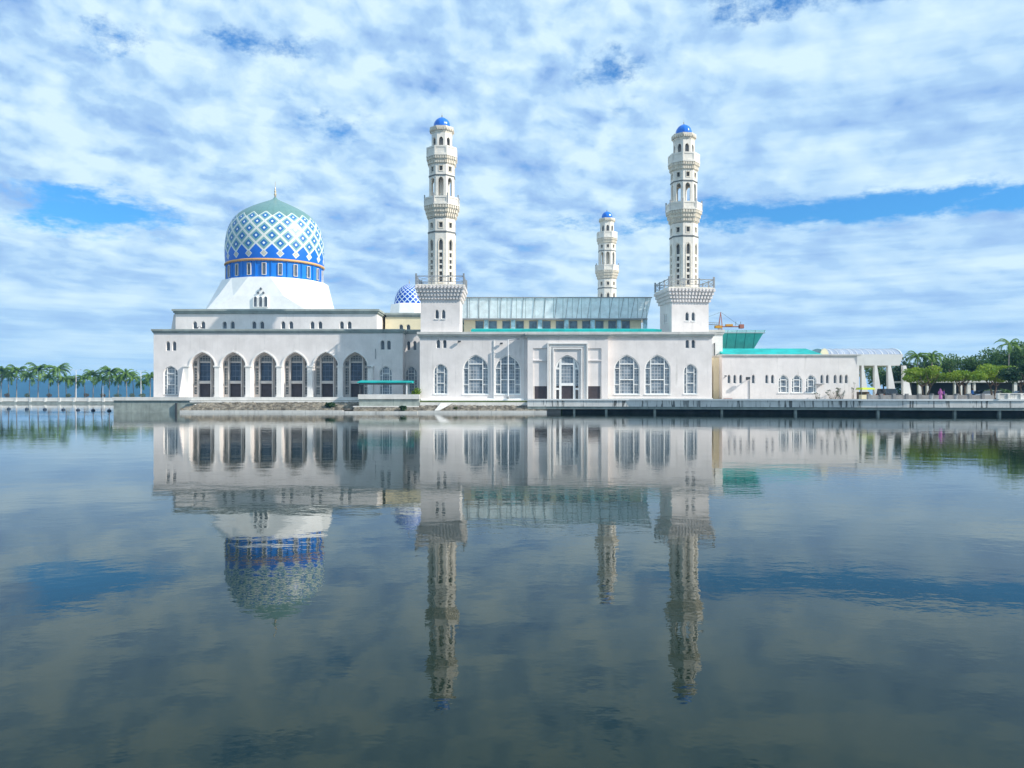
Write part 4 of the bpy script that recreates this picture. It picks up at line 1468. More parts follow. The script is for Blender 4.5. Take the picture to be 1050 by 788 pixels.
# green glass wedge and turquoise roof behind the annex
vw = V(142)
r = thing('glass_wedge', 'dark green glass clerestory with slanting end above the annex roof', 'clerestory', (vw.x(755), 142, 9.6))
b = MB()
zb_, zt_ = vw.z(357.6), vw.z(342.0)
b.loft([[(vw.x(733), 143.2, zb_), (vw.x(775), 143.2, zb_), (vw.x(775), 160, zb_), (vw.x(733), 160, zb_)],
        [(vw.x(733), 142.0, zt_), (vw.x(782.7), 142.0, zt_), (vw.x(782.7), 161, zt_), (vw.x(733), 161, zt_)]])
b.build('glass', 'glass_green', r)
b = MB(); b.box(vw.x(733), vw.x(784.2), 141.7, 161.2, zt_ + .002, zt_ + .1); b.build('rail', 'metal_grey', r)
b = MB(); b.loft([[(vw.x(733), 141.8, zt_ + .11), (vw.x(783), 141.8, zt_ + .11), (vw.x(783), 161, zt_ + .11), (vw.x(733), 161, zt_ + .11)],
                  [(vw.x(733), 141.6, vw.z(338.9)), (vw.x(785), 141.6, vw.z(338.9)), (vw.x(785), 161, vw.z(338.9)), (vw.x(733), 161, vw.z(338.9))]])
b.build('fascia', 'glass_canopy', r)
r = thing('roof_strip', 'turquoise sloping metal roof with pointed right end over the annex', 'roof', (va.x(785), 134, 9.3))
vr = V(136)
za = va.z(363.6) + .004
zq = vr.z(357.6)
b = MB()
b.loft([[(vr.x(735), 132, za), (vr.x(835), 132, za), (vr.x(835), 141, za), (vr.x(735), 141, za)],
        [(vr.x(735), 132, za + .18), (vr.x(835), 132, za + .18), (vr.x(835), 141, za + .18), (vr.x(735), 141, za + .18)],
        [(vr.x(735), 136, zq), (vr.x(826), 136, zq), (vr.x(826), 141, zq), (vr.x(735), 141, zq)]])
b.build('roof_sheet', 'roof_teal', r)
# barrel skylight
r = thing('skylight', 'pale barrel vaulted skylight with round end over the annex and portico', 'skylight', (va.x(880), 138, 9.3))
b = MB()
rings = []
Xa, Xb = V(134).x(846.5), V(134).x(924)
for X in (Xa, Xb):
    rings.append([(X, 138 - 4.2 * math.cos(PI * i / 12), za + .003 + 1.45 * math.sin(PI * i / 12)) for i in range(13)])
b.loft(rings, True, True, closed=False)
b.build('vault', 'skylight', r)
b = MB()
for k in range(13):
    X = Xa + (Xb - Xa) * k / 12
    for i in range(12):
        b.bar((X, 138 - 4.23 * math.cos(PI * i / 12), za + .003 + 1.47 * math.sin(PI * i / 12)), (X, 138 - 4.23 * math.cos(PI * (i + 1) / 12), za + .003 + 1.47 * math.sin(PI * (i + 1) / 12)), .05 if k < 12 else .11)
b.build('rib', 'metal_white', r)
b = MB(); Xg = V(133).x(846)
b.plate([(Xg + .72 * math.cos(PI * i / 10), za + .004 + 1.25 * math.sin(PI * i / 10)) for i in range(11)], [], 133.2, .3)
b.build('gable', 'wall_cream', r)

# portico with slanting fins
vo = V(127)
pt = thing('portico', 'open white portico with deep beam carried on four slanting fin columns', 'portico', (vo.x(905), 127, LAND))
b = MB()
X0, X1 = vo.x(881.3), vo.x(929)
zt_, zb_ = vo.z(363.3), vo.z(374.8)
b.loft([[(X0, 128.0, zb_), (X1 - .5, 128.0, zb_), (X1 - .5, 149, zb_), (X0, 149, zb_)],
        [(X0, 127.8, zt_), (X1, 127.8, zt_), (X1, 149.5, zt_), (X0, 149.5, zt_)]])
b.build('beam', 'wall_white', pt)
vz = V(128)
for (l0, r0_, l1, r1_) in ((883.6, 885.6, 883.8, 891.4), (896.9, 899.3, 897.0, 905.0), (910.7, 913.6, 911.2, 920.0), (926.2, 929.2, 926.4, 935.8)):
    b = MB()
    b.loft([[(vz.x(l1), 128, zb), (vz.x(r1_), 128, zb), (vz.x(r1_), 128.7, zb), (vz.x(l1), 128.7, zb)],
            [(vz.x(l0), 128, zb_ - .003), (vz.x(r0_), 128, zb_ - .003), (vz.x(r0_), 128.7, zb_ - .003), (vz.x(l0), 128.7, zb_ - .003)]])
    b.build('fin_column', 'wall_white', pt)


# ------------------------------------------------------------------ plants
def leaves(m, c, rad, n, size, q, flat=0.5, shellish=0.35):
    """n small leaf faces through an ellipsoid volume"""
    for _ in range(n):
        while True:
            p = Vector((q.uniform(-1, 1), q.uniform(-1, 1), q.uniform(-1, 1)))
            if p.length <= 1 and p.length > shellish * q.random(): break
        p = Vector((c[0] + p.x * rad[0], c[1] + p.y * rad[1], c[2] + p.z * rad[2]))
        n_ = Vector((q.gauss(0, 1), q.gauss(0, 1), q.gauss(0, 1) + flat)).normalized()
        a = n_.orthogonal().normalized()
        a = (Matrix.Rotation(q.uniform(0, 2 * PI), 3, n_) @ a)
        bb = n_.cross(a)
        s = size * q.uniform(.6, 1.3)
        m.add([p - a * s, p + bb * s * .55, p + a * s, p - bb * s * .55], [(0, 1, 2, 3)])


def tree(name, label, cat, x, y, h, w, crown_h, leafm, n, seed, size=.28, group=None, trunks=1, clumps=14, z0=1.97, layered=False):
    q = random.Random(seed)
    r = thing(name, label, cat, (x, y, z0), group)
    cz = h - crown_h / 2
    t_ = MB()
    tips = []
    for k in range(trunks):
        ox = (k - (trunks - 1) / 2) * .5
        fork = Vector((x + ox * 1.5 + q.uniform(-.3, .3), y + q.uniform(-.3, .3), z0 + (h - crown_h) * .85))
        base = Vector((x + ox * .6, y, z0 - .05))
        mid_ = (base + fork) / 2 + Vector((q.uniform(-.15, .15), 0, 0))
        t_.bar(base, mid_, .02 * h + .06, .016 * h + .05, 7); t_.bar(mid_, fork, .016 * h + .05, .013 * h + .03, 7)
        for j in range(6):
            a = 2 * PI * j / 6 + q.uniform(-.4, .4)
            tip = Vector((x + math.cos(a) * w * .33, y + math.sin(a) * w * .33, z0 + cz + q.uniform(-.1, .35) * crown_h))
            t_.bar(fork, tip, .010 * h + .02, .02, 5)
            tips.append(tip)
    t_.build('trunk', 'bark', r)
    c_ = MB()
    for k in range(clumps):
        a = q.uniform(0, 2 * PI); d = (q.random() ** .45) * .5 * w * .80
        u = d / (w * .5)
        zc = z0 + cz + q.uniform(-.30, .36) * crown_h * (1.15 - u * .75)
        rr_ = w * q.uniform(.13, .21)
        leaves(c_, (x + math.cos(a) * d, y + math.sin(a) * d, zc), (rr_, rr_, rr_ * (.62 if layered else .85) * min(1, crown_h / w * 2)), n // clumps, size, q)
    c_.build('crown', leafm, r)
    return r


def make_palm(name, h, seed, nf=20, L=4.3, thick=.17, lw=1.0, droop=.125):
    q = random.Random(seed)
    r = thing(name, None, 'palm tree', (0, 0, 0))
    t_ = MB()
    lean = q.uniform(-.4, .4)
    pts = [Vector((lean * (i / 6) ** 2, 0, h * i / 6)) for i in range(7)]
    rings = []
    for i, p in enumerate(pts):
        rr_ = thick * (1.35 if i == 0 else 1.0 - .05 * i)
        rings.append([(p.x + rr_ * math.cos(2 * PI * k / 8), p.y + rr_ * math.sin(2 * PI * k / 8), p.z) for k in range(8)])
    t_.loft(rings)
    t_.build('trunk', 'palm_bark', r)
    top = pts[-1]
    MB().loft([[(top.x + rr_ * math.cos(2 * PI * k / 8), rr_ * math.sin(2 * PI * k / 8), top.z + dz) for k in range(8)] for rr_, dz in ((.14, -.05), (.17, .5), (.08, 1.1))]).build('crownshaft', 'leaf_light', r)
    top = top + Vector((0, 0, .8))
    c_ = MB()
    for f in range(nf):
        a = 2 * PI * f / nf * 1.0 + q.uniform(-.2, .2)
        el_ = q.uniform(-.15, 1.25)
        d = Vector((math.cos(a), math.sin(a), 0))
        side = Vector((-math.sin(a), math.cos(a), 0))
        ll = L * q.uniform(.8, 1.1)
        p = top.copy(); ang = el_
        n = 9
        for k in range(n):
            step = ll / n
            dirv = d * math.cos(ang) + Vector((0, 0, 1)) * math.sin(ang)
            p2 = p + dirv * step
            up = dirv.cross(side)
            w = lw * math.sin(PI * (k + .8) / (n + 1)) ** .6
            c_.add([p + side * .03, p2 + side * .03, p2 - side * .03, p - side * .03], [(0, 1, 2, 3)])
            for s_ in (-1, 1):
                for u in (0.05, .38, .7):
                    b0 = p + (p2 - p) * u
                    tip = b0 + side * s_ * w * .8 + dirv * .35 - Vector((0, 0, 1)) * w * .55
                    c_.add([b0, b0 + (p2 - p) * .38, tip], [(0, 1, 2)])
            p = p2; ang -= droop + .05 * k * .5
    c_.build('crown', 'leaf_palm', r)
    return r


# palms on the far quay
palms = [make_palm('palm_tree', 9.0, 21, 30, 5.3), make_palm('palm_tree', 7.8, 22, 28, 5.0), make_palm('palm_tree', 6.2, 23, 26, 4.6), make_palm('palm_tree', 9.3, 24, 16, 2.7, .15, .55, .13), make_palm('palm_tree', 7.1, 25, 20, 2.9, .15, .6, .14)]
spots = [(1, 0, 296, 1.0), (9, 1, 303, .95), (17, 0, 296, 1.0), (30, 1, 304, .95), (39, 0, 296, 1.06), (50, 1, 305, .9), (60, 0, 297, 1.05), (68, 2, 303, 1.0), (77, 1, 305, .78), (87, 1, 304, .85),
         (95.5, 1, 297, 1.0), (104, 2, 304, 1.0), (112, 0, 296, .97), (121, 2, 303, 1.05), (130, 1, 297, 1.02), (137, 1, 305, .86), (145, 2, 304, .8), (154, 1, 298, .92), (163, 1, 300, .95)]
ordn = ['leftmost', 'second', 'third', 'fourth', 'fifth', 'sixth', 'seventh', 'eighth', 'ninth', 'tenth', 'eleventh', 'twelfth', 'thirteenth', 'fourteenth', 'fifteenth', 'sixteenth', 'seventeenth', 'eighteenth', 'nineteenth']
used = set()
q = random.Random(5)
for i, (px, kind_, Y, sc_) in enumerate(spots):
    if px > 157: continue
    o = palms[kind_] if kind_ not in used else copy_tree(palms[kind_])
    used.add(kind_)
    o.location = ((px - 525) * Y / F, Y, 1.85)
    o.scale = (sc_, sc_, sc_)
    o.rotation_euler.z = q.uniform(0, 6)
    o['label'] = ('feathery green palm, leftmost of the row on the far quay' if i == 0 else '%s feathery green palm from the left in the far quay row' % ordn[i])
    o['group'] = 'palms along the far quay'

# clipped shrubs on the far quay
sp_ = [(7, .9, 'leaf_red'), (27.5, .8, 'leaf_olive'), (50.5, .9, 'leaf_red'), (70.3, .9, 'leaf_olive'), (88.5, .9, 'leaf_red'), (105.5, .9, 'leaf_red'), (120.5, 1.3, 'leaf_olive'), (135.5, 1.0, 'leaf_olive'), (146, 1.2, 'leaf_olive')]
for i, (px, rr_, mm) in enumerate(sp_):
    X = (px - 525) * 294.6 / F
    r = thing('shrub', '%s rounded %s shrub from the left behind the far quay wall' % (ordn[i] if i else 'first', 'reddish' if mm == 'leaf_red' else 'olive green'), 'shrub', (X, 294.6, 1.85), 'shrubs behind the far quay wall')
    MB().bar((X, 294.6, 1.8), (X, 294.6, 2.8), .08, .05, 6).build('stem', 'bark', r)
    c_ = MB(); leaves(c_, (X, 294.6, 3.0), (rr_ * 1.1, rr_, .75), 260, .16, random.Random(i)); c_.build('crown', mm, r)

# lamp posts
def lamp_post(label, x, y, z, h, arms=2, name='street_lamp', group=None):
    r = thing(name, label, 'street lamp', (x, y, z), group)
    b = MB(); b.bar((x, y, z), (x, y, z + h), h * .011 + .03, h * .006 + .02, 8); b.build('pole', 'metal_white', r)
    b = MB(); b.lathe([(h * .02 + .06, z), (h * .02 + .06, z + .25), (.05, z + .4)], 8, x, y); b.build('base', 'metal_grey', r)
    for s_ in ((-1, 1) if arms == 2 else (1,)):
        a_ = MB(); a_.bar((x, y, z + h - .05), (x + s_ * h * .13, y, z + h + .1), .04, .03, 6).build('arm', 'metal_white', r)
        l_ = MB(); l_.lathe([(.02, 0), (.16, .04), (.16, .12), (.05, .2)], 8)
        l_.v = [(p[0] * 2.2 + x + s_ * h * .16, p[1] + y, p[2] + z + h + .0) for p in l_.v]
        l_.build('lantern', 'metal_grey', r)
    return r


lamp_post('twin armed lamp post among the far quay palms, left one', V(295).x(78), 295, 1.85, 10.5)
lamp_post('twin armed lamp post among the far quay palms, right one near the mosque corner', V(295).x(144.5), 295, 1.85, 10.2)
lamp_post('slim white lamp post in front of the second tall arched window', V(124.9).x(521), 124.9, 2.225, 9.2, 1)
lamp_post('slim white lamp post on the far quay, low between two palms', V(294).x(105.5), 294, 1.85, 4.6, 1)

# buoys floating in a row on the left
vb_ = V(170)
for i, px in enumerate((9, 27.5, 46, 65, 80, 95.5, 112)):
    Yb = 160 - i * 3.5
    X = (px - 525) * Yb / F
    r = thing('buoy', '%s small dark buoy from the left on the blue water' % (ordn[i] if i else 'first'), 'buoy', (X, Yb, 0), 'row of dark buoys')
    MB().lathe([(.05, -.15), (.28, -.1), (.36, .06), (.30, .22), (.12, .34)], 12, X, Yb).build('float', 'buoy_dark', r, smooth=True)
    MB().bar((X, Yb, .3), (X, Yb, .55), .05, .04, 6).build('handle', 'metal_dark', r)

# turquoise canopy on its terrace
vc = V(125)
r = thing('canopy', 'thin turquoise canopy roof on dark posts beside the arcade', 'canopy', (vc.x(395), 125, 2.28))
zc_ = vc.z(393)
b = MB(); b.loft([[(vc.x(367), 124.2, zc_), (vc.x(423), 124.2, zc_), (vc.x(423), 127.4, zc_), (vc.x(367), 127.4, zc_)],
                  [(vc.x(367), 124.2, zc_ + .14), (vc.x(423), 124.2, zc_ + .14), (vc.x(423), 127.4, zc_ + .45), (vc.x(367), 127.4, zc_ + .45)]])
b.build('roof', 'roof_teal', r)
for px in (369.5, 417.5):
    for yy in (124.5, 127.1):
        MB().box(vc.x(px) - .1, vc.x(px) + .1, yy - .1, yy + .1, 2.285 if yy > 127 else 2.17, zc_ - .003).build('post', 'metal_dark' if px < 400 else 'metal_white', r)
MB().box(vc.x(370), vc.x(417), 124.25, 124.33, zc_ - .28, zc_ - .004).build('beam', 'metal_dark', r)
b = MB(); b.box(V(124.3).x(369), V(124.3).x(429), 123.95, 126.9, LAND + .01, 2.16)
tag(b.build('terrace', 'paving'), kind='structure')


def bush(label, px, Y, z, rad, mm, n, seed, size=.14, name='bush'):
    X = (px - 525) * Y / F
    r = thing(name, label, 'bush', (X, Y, z))
    q = random.Random(seed)
    b = MB()
    for k in range(5): b.bar((X, Y, z - .1), (X + q.uniform(-.5, .5) * rad[0], Y + q.uniform(-.4, .4) * rad[1], z + rad[2]), .04, .02, 5)
    b.build('stem', 'bark', r)
    c_ = MB()
    for k in range(5):
        leaves(c_, (X + q.uniform(-.4, .4) * rad[0], Y + q.uniform(-.4, .4) * rad[1], z + rad[2] * q.uniform(.7, 1.3)), (rad[0] * .65, rad[1] * .65, rad[2] * .65), n // 5, size, q)
    c_.build('crown', mm, r)


bush('round green bush at the right end of the turquoise canopy', 425.5, 125.6, 2.17, (.95, .9, .95), 'leaf_light', 900, 3)
bush('dark bush hanging over the dark stones beside the canopy terrace', 338, 124.6, .6, (1.1, .8, .6), 'leaf_dark', 700, 4)
bush('small dark bush growing from the ledge below the canopy terrace', 412.5, 121.5, .3, (.75, .5, .5), 'leaf_dark', 500, 5)
bush('tiny shrub at the foot of the bank below the left tall window', 467, 122.3, .5, (.35, .3, .25), 'leaf_olive', 160, 6)

# bare straggling shrubs against the annex wall
def bare_shrub(label, px, Y, w, h, seed, twigs=26):
    X = (px - 525) * Y / F
    q = random.Random(seed)
    r = thing('bare_shrub', label, 'shrub', (X, Y, 1.97))
    b = MB()
    l_ = MB()
    for k in range(twigs):
        x0_ = X + q.uniform(-.4, .4) * w
        tip = Vector((x0_ + q.uniform(-.35, .35) * w, Y + q.uniform(-.3, .2), 1.97 + h * q.uniform(.3, 1)))
        b.bar((x0_, Y, 1.95), tip, .028, .012, 4)
        leaves(l_, tip, (.22, .15, .16), 10, .09, q)
    b.build('stem', 'bark', r)
    l_.build('twig_leaves', 'leaf_dark', r)


bare_shrub('straggling dark bare shrub against the right part of the annex wall', 857.5, 127.2, 2.6, 1.9, 8)
bare_shrub('thin dry shrub beside the last small arched annex window', 838, 127.3, .5, 1.2, 9, 8)
bare_shrub('tall thin dark shoot near the right corner of the annex wall', 874.5, 127.4, .3, 3.0, 10, 5)

# trees on the right
tg = 'umbrella trees along the promenade'
tree('umbrella_tree', 'light green flat crowned tree just right of the portico', 'tree', V(118).x(949), 118, 5.0, 6.2, 2.7, 'leaf_light', 5600, 31, .16, tg, 2, 18, layered=True)
tree('umbrella_tree', 'light green flat crowned tree, second to the right of the portico', 'tree', V(117).x(987), 117, 5.0, 6.2, 2.7, 'leaf_light', 5600, 32, .16, tg, 2, 18, layered=True)
tree('umbrella_tree', 'taller yellow green spreading tree behind the dark car', 'tree', V(121).x(1018), 121, 5.6, 7.0, 3.2, 'leaf_light', 6000, 33, .17, tg, 2, 20, layered=True)
tree('umbrella_tree', 'dark green layered tree at the right edge', 'tree', V(114).x(1049), 114, 5.6, 5.6, 3.4, 'leaf_dark', 6000, 34, .15, tg, 2, 20, layered=True)
tree('umbrella_tree', 'dark green layered tree just outside the right edge', 'tree', V(114).x(1085), 114, 6.3, 5.6, 3.2, 'leaf_dark', 3000, 44, .15, tg, 2, 18, layered=True)
bg_ = 'tall trees behind the pavilion'
tree('broadleaf_tree', 'tall dark broadleaf tree behind the first umbrella tree', 'tree', V(158).x(938), 158, 9.2, 8.0, 7.6, 'leaf_dark', 3600, 35, .22, bg_)
tree('broadleaf_tree', 'dark tree with ragged top right of the portico, behind', 'tree', V(162).x(962), 162, 9.2, 8.0, 7.6, 'leaf_dark', 3600, 36, .22, bg_)
tree('broadleaf_tree', 'airy grey green tree with sky showing through its crown', 'tree', V(156).x(985), 156, 9.8, 8.5, 7.6, 'leaf_mid', 3600, 37, .20, bg_, clumps=20)
tree('broadleaf_tree', 'mid green rounded tree between the airy tree and the tall one', 'tree', V(152).x(1008), 152, 9.6, 8.5, 8.0, 'leaf_mid', 4200, 38, .22, bg_)
tree('broadleaf_tree', 'very tall bushy green tree at the right edge, behind', 'tree', V(150).x(1040), 150, 11.6, 11.5, 10, 'leaf_mid', 9000, 39, .24, bg_, clumps=22)
tree('broadleaf_tree', 'bushy green tree left of the palm at the right edge', 'tree', V(158).x(1022), 158, 10.2, 9.0, 8.6, 'leaf_mid', 3600, 40, .22, bg_)
tree('broadleaf_tree', 'green tree seen through the portico columns', 'tree', V(165).x(906), 165, 9.0, 10.5, 8.0, 'leaf_mid', 4000, 41, .24, bg_)
tree('broadleaf_tree', 'dark green tree seen behind the last portico column', 'tree', V(160).x(925), 160, 8.6, 8.0, 7.4, 'leaf_dark', 3000, 42, .22, bg_)
tree('broadleaf_tree', 'broad green tree just beyond the right edge', 'tree', V(150).x(1080), 150, 12, 11, 10, 'leaf_mid', 4000, 43, .26, bg_)
for i, (px, Y, h_, kd, lb) in enumerate(((1034, 147, 1.18, 0, 'palm with feathery crown rising above the tall trees at the right'), (941, 150, .88, 1, 'palm crown in front of the dark trees right of the portico'), (955, 151, .86, 2, 'short palm crown between the dark trees right of the portico'))):
    o = palms[3] if i == 0 else (palms[4] if i == 1 else copy_tree(palms[4]))
    o.location = ((px - 525) * Y / F, Y, 1.95)
    o.rotation_euler.z = i * 1.3
    o['label'] = lb; o['group'] = 'palms among the right hand trees'
for i, (px, Y, rr_, lb) in enumerate(((925, 142, 1.6, 'low green hedge bush behind the last portico column'), (1015, 128, 1.2, 'leafy shrub under the yellow green tree'), (1030, 127, 1.3, 'leafy shrub left of the right edge tree trunk'), (1003, 150, 1.6, 'dark shrub in front of the pavilion'))):
    bush(lb, px, Y, 1.97, (rr_, rr_ * .8, rr_ * .75), 'leaf_mid', 900, 60 + i)

# low pavilion behind the trees
vv_ = V(138)
r = thing('pavilion', 'long low shaded pavilion with pale columns behind the trees', 'pavilion', (vv_.x(995), 138, 1.95))
MB().box(vv_.x(934), vv_.x(1100), 137.5, 145, vv_.z(392.5), vv_.z(390.5)).build('roof', 'cornice_light', r)
MB().box(vv_.x(950), vv_.x(1098), 143, 144.5, 1.96, vv_.z(392.6)).build('wall', 'metal_dark', r)
for px, w_ in ((942.5, 3.2), (950.5, 1.6), (978.5, 1.5), (985, 1.5), (992.7, 3.4), (998.5, 2), (1040.3, 3.2), (1085, 3.2)):
    MB().box(vv_.x(px - w_ / 2), vv_.x(px + w_ / 2), 137.7, 138.2, 1.96, vv_.z(392.51)).build('column', 'concrete_pale', r)

# low promenade wall and parapet
r = thing('low_wall', 'low grey wall with dark posts along the promenade behind the portico', 'low wall', (V(111.8).x(950), 111.8, 1.975))
vl_ = V(111.8)
for k in range(10):
    a_, c_2 = vl_.x(891 + k * 13), vl_.x(891 + (k + 1) * 13)
    MB().box(a_ + .2, c_2 - .2, 111.8, 112.0, 1.98, 2.72).build('panel', 'low_wall_grey', r)
    MB().box(a_ - .2, a_ + .195, 111.7, 112.1, 1.98, 2.92).build('post', 'shade_post_grey', r)
r = thing('parapet', 'pale grey concrete parapet with posts at the right end of the deck', 'parapet', (V(108.4).x(1035), 108.4, 2.17))
vp_ = V(108.4)
MB().box(vp_.x(1021.5), vp_.x(1200), 108.2, 108.4, 2.165, 2.86).build('panel', 'concrete', r)
MB().box(vp_.x(1021.5), vp_.x(1200), 108.12, 108.48, 2.862, 2.97).build('coping', 'concrete_pale', r)
for px in (1021.5, 1032, 1045, 1060, 1075, 1090):
    MB().box(vp_.x(px), vp_.x(px) + .3, 108.05, 108.198, 2.165, 2.86).build('post', 'concrete_pale', r)
# litter bins
for px, lb in ((955, 'small dark litter bin by the low wall left of the pink clothed person'), (980, 'small dark litter bin by the low wall right of the pink clothed person')):
    X = (px - 525) * 110.3 / F
    r = thing('litter_bin', lb, 'litter bin', (X, 110.3, 1.975))
    MB().lathe([(.22, 1.98), (.27, 2.7), (.29, 2.72)], 12, X, 110.3).build('body', 'metal_grey', r)
    MB().lathe([(.31, 2.724), (.30, 2.8), (.1, 2.9)], 12, X, 110.3).build('lid', 'metal_dark', r)

# lime awning stall
va_ = V(124)
r = thing('stall', 'small stall with lime yellow awning and cream counter in the portico', 'stall', (va_.x(888), 124, 1.98))
b = MB(); b.loft([[(va_.x(881.5), 123.0, va_.z(399.8)), (va_.x(895), 123.0, va_.z(399.8)), (va_.x(895.5), 125.5, va_.z(399.8)), (va_.x(881), 125.5, va_.z(399.8))],
                  [(va_.x(882), 123.3, va_.z(397.8)), (va_.x(894), 123.3, va_.z(397.8)), (va_.x(894), 125.2, va_.z(397.6)), (va_.x(882), 125.2, va_.z(397.6))]])
b.build('awning', 'lime', r)
b = MB(); b.box(va_.x(881.8), va_.x(892.5), 123.4, 124.4, 1.98, va_.z(405.0)); b.build('counter', 'wall_cream', r)
b = MB(); b.box(va_.x(881.8), va_.x(893), 124.5, 125.2, 1.98, va_.z(402.0)); b.build('cupboard', 'bark', r)
for px in (882.3, 894):
    MB().bar((va_.x(px), 123.6, 1.98), (va_.x(px), 123.6, va_.z(399.8) - .003), .05).build('post', 'metal_grey', r)

# red mat by the annex corner
r = thing('red_board', 'small brick red board lying at the left foot of the annex wall', 'board', (V(127.3).x(746), 127.3, 1.98))
b = MB(); b.box(V(127.3).x(742.5), V(127.3).x(750.5), 127.0, 127.6, 1.985, 2.22); b.build('board', 'red_paint', r)
b = MB(); b.box(V(127.3).x(742), V(127.3).x(751), 126.95, 127.65, 2.222, 2.27); b.build('lid', 'wall_white', r)


# ------------------------------------------------------------------ cars
def car(label, x, y, z, rot, paint, van=False):
    r = thing('parked_car', label, 'car', (x, y, z), 'cars parked behind the promenade')
    M = Matrix.Translation((x, y, z)) @ Matrix.Rotation(rot, 4, 'Z')
    H = 1.72 if van else 1.45
    L = 4.3
    low = [(-L / 2, .35), (L / 2, .35), (L / 2 + .02, .62), (L / 2 - .12, .86), (1.15, .98), (-1.75 if not van else -2.0, 1.02), (-L / 2 + .02, .9)]
    def sect(pts, w0, w1, zt_):
        m_ = MB()
        ra = [(px, -w0, pz) for px, pz in pts]
        ra2 = [(px, -w1, pz) for px, pz in pts]
        m_.loft([[(px, -w0 * .97, pz) for px, pz in pts], [(px * .995, -w0 * .9 - .04, pz) for px, pz in pts], [(px * .995, w0 * .9 + .04, pz) for px, pz in pts], [(px, w0 * .97, pz) for px, pz in pts]])
        return m_
    def put(m_): m_.v = [tuple(M @ Vector(p)) for p in m_.v]; return m_
    b = MB()
    prof = low
    for ya_, yb_, s_ in ((-.84, .84, 1.0),):
        b.loft([[(px, ya_, pz) for px, pz in prof], [(px * 1.0, yb_, pz) for px, pz in prof]])
    b.loft([[(px, -.87, .45 + (pz - .35) * .8) for px, pz in prof], [(px, .87, .45 + (pz - .35) * .8) for px, pz in prof]])
    cab = [(1.1, .97), (.45, H), (-1.3 if not van else -1.85, H), (-1.85 if not van else -2.05, 1.0)]
    body = put(b).build('body', paint, r)
    b = MB(); b.loft([[(px, -.78, pz) for px, pz in cab], [(px * .98, -.66 if False else -.70, pz) for px, pz in cab], [(px * .98, .70, pz) for px, pz in cab], [(px, .78, pz) for px, pz in cab]])
    put(b).build('cabin_glass', 'car_glass', r)
    b = MB(); b.box(-1.28 if not van else -1.82, .43, -.72, .72, H - .02, H + .04); put(b).build('roof', paint, r)
    for px in (1.35, -1.35):
        for s_ in (-1, 1):
            w_ = MB()
            ring = [[(px + rr_ * math.cos(2 * PI * k / 14), s_ * yy, .33 + rr_ * math.sin(2 * PI * k / 14)) for k in range(14)] for rr_, yy in ((.28, .70), (.33, .74), (.33, .88), (.28, .91))]
            w_.loft(ring)
            put(w_).build('wheel', 'tyre', r)
            w_ = MB(); ring = [[(px + .17 * math.cos(2 * PI * k / 10), s_ * yy, .33 + .17 * math.sin(2 * PI * k / 10)) for k in range(10)] for yy in (.90, .93)]
            w_.loft(ring); put(w_).build('rim', 'metal_grey', r)
    for s_ in (-1, 1):
        w_ = MB(); w_.box(L / 2 - .08, L / 2 + .03, s_ * .55 - .15, s_ * .55 + .15, .62, .76); put(w_).build('headlight', 'lamp_glass', r)
        w_ = MB(); w_.box(-L / 2 - .02, -L / 2 + .06, s_ * .66 - .12, s_ * .66 + .12, .68, .84); put(w_).build('tail_light', 'red_paint', r)
    return r


car('black car parked between the portico columns', V(126).x(912), 126, 1.98, R(28), 'car_black', True)
car('dark blue car left of the silver one behind the low wall', V(130).x(1003), 130, 1.98, R(160), 'car_blue')
car('silver car behind the low wall under the yellow green tree', V(127).x(1016), 127, 1.98, R(190), 'car_silver')
car('dark car at the right edge behind the parapet', V(132).x(1046), 132, 1.98, R(175), 'car_black')

